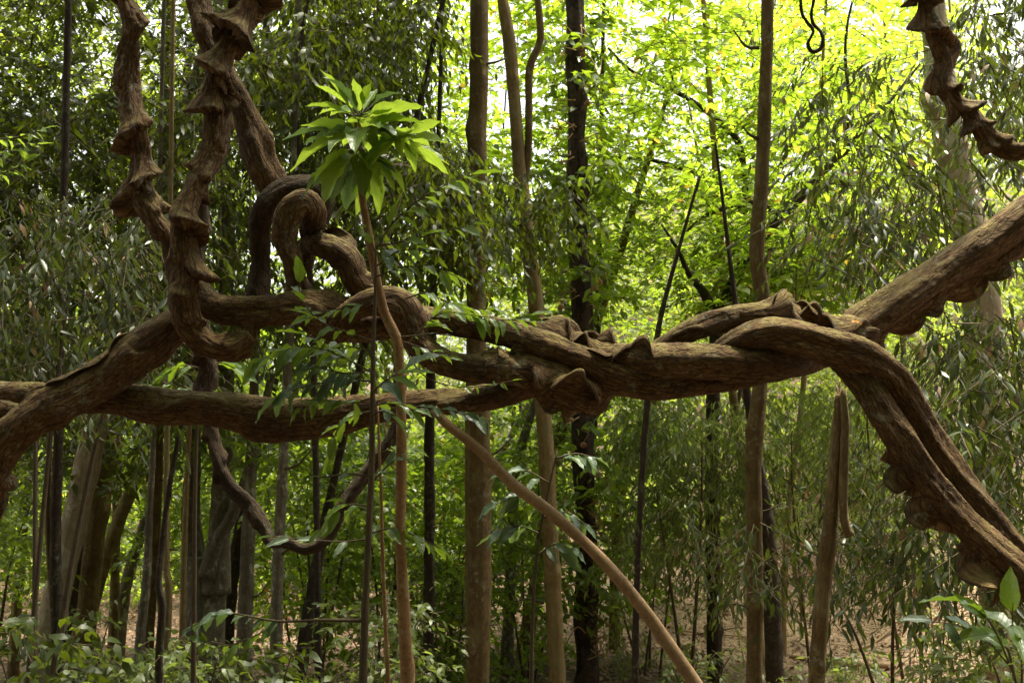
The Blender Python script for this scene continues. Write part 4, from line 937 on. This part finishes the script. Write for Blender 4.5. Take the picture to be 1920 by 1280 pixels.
bp_ = front_tree('broken_pole', 'snapped brown sapling with a splintered top and its broken half hanging', [(1577, 735, 9), (1573, 790, 11), (1565, 880, 13), (1559, 960, 14), (1548, 1060, 15), (1538, 1170, 15), (1530, 1300, 16)], 5.0, 'brown', 55)
for k, (dx, y0) in enumerate(((-7, 722), (-2, 712), (3, 728), (7, 716))):
    branch(bp_, 'splinter', [(1577 + dx, 760, 5.0 - .01 * (k % 2), 4), (1577 + dx, 740, 5.0, 3.5), (1577 + dx * 1.15, y0, 5.0, .6)], M['log'], nseg=5, step=.02, seed=k)
branch(bp_, 'hanging_half', [(1581, 728, 4.95, 5), (1584, 800, 4.95, 8), (1583, 880, 4.95, 8), (1582, 950, 4.95, 8), (1585, 985, 4.95, 8.5), (1593, 1004, 4.95, 9)], M['brown'], nseg=10, seed=5, lump=.3)
# grey-green big leaves by the slanting pole
g = front_tree('grey_leaf_sapling', 'thin sapling bearing big grey-green leaves behind the slanting pole', [(1045, 845, 1.5), (1028, 920, 2), (1012, 1000, 2.5), (1000, 1120, 3), (996, 1300, 4)], 4.6, 'twig', 56)
for pts, L, n in [([(1040, 860, 2), (1080, 850, 1.6), (1120, 860, 1)], .13, 7), ([(1030, 905, 2), (980, 880, 1.6), (935, 890, 1)], .12, 6), ([(1022, 940, 2), (975, 930, 1.7), (930, 945, 1)], .14, 9), ([(1018, 970, 2), (1060, 960, 1.7), (1100, 985, 1.2)], .13, 8), ([(1012, 1000, 2), (970, 985, 1.7), (930, 1000, 1)], .14, 8), ([(1008, 1040, 2), (1040, 1020, 1.6), (1075, 1030, 1)], .13, 7)]:
    leafy_branch(g, pts, 4.6, 'twig', 'big_grey', L, n, rg, droop=.5)
h = front_tree('cluster_sapling', 'small sapling with a rosette of broad dark leaves in the triangle under the hook', [(375, 668, 2), (372, 760, 3), (366, 900, 3.5), (362, 1290, 5)], 5.4, 'twig', 57)
for pts, L, n in [([(375, 690, 2), (340, 685, 1.6), (310, 700, 1)], .15, 6), ([(374, 700, 2), (410, 680, 1.6), (440, 690, 1)], .15, 6), ([(373, 740, 2), (330, 720, 1.6), (270, 725, 1)], .16, 7)]:
    leafy_branch(h, pts, 5.4, 'twig', 'big_green', L, n, rg)
n_ = front_tree('near_sapling', 'sapling with soft pale-green leaves growing close under the dropping lianas', [(1850, 1150, 1.5), (1880, 1210, 2), (1910, 1300, 3)], 2.1, 'twig_green', 58)
lb(n_, [(1895, 1250, 2), (1850, 1200, 1.6), (1790, 1170, 1.2), (1735, 1165, 1)], 2.1, 'big_grey', .085, 6, w=1.0)
lb(n_, [(1910, 1290, 2), (1870, 1190, 1.6), (1830, 1140, 1.2), (1790, 1125, 1)], 2.05, 'big_green', .085, 6)
lb(n_, [(1930, 1230, 2), (1900, 1180, 1.6), (1900, 1130, 1.2)], 2.0, 'big_green', .10, 4)
y_ = front_tree('yellow_leaf_sapling', 'sapling spray of small yellow-green leaves lit among the dark ones', [(-30, 250, 2), (-40, 500, 4), (-60, 1300, 8)], 5.2, 'twig', 59)
for pts in ([(-30, 262, 2), (30, 258, 1.5), (90, 240, 1)], [(-32, 290, 2), (20, 285, 1.5), (75, 270, 1)], [(-34, 330, 2), (20, 320, 1.5), (50, 300, 1)]):
    lb(y_, pts, 5.2, 'big_lime', .09, 11)
# dead stubs on the trunks
rg = np.random.default_rng(314)
def stub(t, x, y, d, side, r, L):
    p = [(x, y, d - .02, r), (x + side * L * .5, y - L * rg.uniform(0, .35), d - .04, r * .75), (x + side * L, y - L * rg.uniform(.0, .8), d - .05, r * .35)]
    branch(t, 'stub', p, M['twig'], nseg=6, step=.04, seed=int(rg.integers(99)), lump=.25)
for key, x, d, ys in (('t1', 897, 9, (120, 420, 860, 1010, 1180)), ('t2', 1020, 10, (800, 960, 1130)), ('t4', 1420, 8, (90, 260, 760, 960, 1150)), ('t9', 805, 10, (850, 990, 1150)), ('s12', 466, 9, (860, 980, 1120)), ('s14', 526, 8, (880, 1040)), ('s7', 289, 9.5, (900, 1040))):
    for y in ys: stub(T[key], x + rg.uniform(-3, 3), y, d, rg.choice([-1, 1]), rg.uniform(2, 3.6), rg.uniform(26, 70))
for k in range(16):      # sticks lying on the litter
    y = rg.uniform(9, 17); x = y * rg.uniform(.12, .46) if k < 10 else -y * rg.uniform(.05, .5); a = rg.uniform(0, 3.14); L = rg.uniform(.35, .9); r = rg.uniform(.008, .022)
    q = [[x + math.cos(a) * L * u, y + math.sin(a) * L * u, float(gz(x + math.cos(a) * L * u, y + math.sin(a) * L * u)) + .03 + .02 * abs(u), r * (1 - .5 * abs(u))] for u in (-1, -.3, .35, 1)]
    th = Thing('fallen_stick', 'dry stick lying in the leaf litter', 'stick', q[1][:3], 'dry sticks on the forest floor')
    branch(th, 'stick', q, M['log' if k % 3 else 'twig'], raw=True, nseg=6, step=.1, seed=k, lump=.25)
# small things on the ground and on the lianas
lg = Thing('fallen_log', 'pale fallen branch lying on the litter beyond the broken pole', 'log', P(1600, 1232, 13)); lg.base[2] = gz(lg.base[0], lg.base[1]); lg.o.location = lg.base
b0 = lg.base
branch(lg, 'log', [[b0[0] - .75, b0[1] + .3, float(gz(b0[0] - .75, b0[1] + .3)) + .08, .03], [b0[0] - .2, b0[1], float(gz(b0[0] - .2, b0[1])) + .06, .045], [b0[0] + .5, b0[1] - .1, float(gz(b0[0] + .5, b0[1] - .1)) + .05, .04]], M['log'], raw=True, nseg=10)
lg = Thing('fallen_log', 'brown rotting log at the foot of the bank', 'log', P(1730, 1262, 9)); lg.base[2] = gz(lg.base[0], lg.base[1]); lg.o.location = lg.base
b0 = lg.base
branch(lg, 'log', [[b0[0] - .5, b0[1] - .1, float(gz(b0[0] - .5, b0[1] - .1)) + .06, .05], [b0[0], b0[1], b0[2] + .09, .06], [b0[0] + .6, b0[1] + .25, float(gz(b0[0] + .6, b0[1] + .25)) + .12, .05]], M['brown'], raw=True, nseg=12, lump=.3)
md = leafmat('fallen_orange', (.55, .22, .02), (.6, .26, .03), (.5, .2, .02), .3, .5, .4, veins=True)
mr = leafmat('fallen_red', (.30, .10, .04), (.34, .12, .05), (.3, .1, .03), .2, .6, .3, veins=True)
for lab, mt, p, dd in (('fallen orange leaf resting on the frilled crossing', md, P(1597, 604, 3.98), (1, .3, .12)), ('curled reddish dead leaf caught on the mossy strand', mr, P(1362, 636, 3.96), (.9, .2, .5))):
    me = big_leaf_me('fallen_leaf', 'big_grey', .55, .3, 2, 3); me.materials[0] = mt
    ob = link('fallen_leaf', me); tag(ob, lab, 'leaf')
    d_ = nrm(np.array(dd)); x_ = nrm(np.cross(d_, [0, -.5, 1.0])); z_ = np.cross(x_, d_)
    m4 = (Matrix((tuple(x_), tuple(d_), tuple(z_))).transposed() * .055).to_4x4(); m4.translation = Vector(p); ob.matrix_world = m4
print('tris', sum(len(o.data.polygons) for o in bpy.data.objects if o.type == 'MESH'), len(bpy.data.objects))
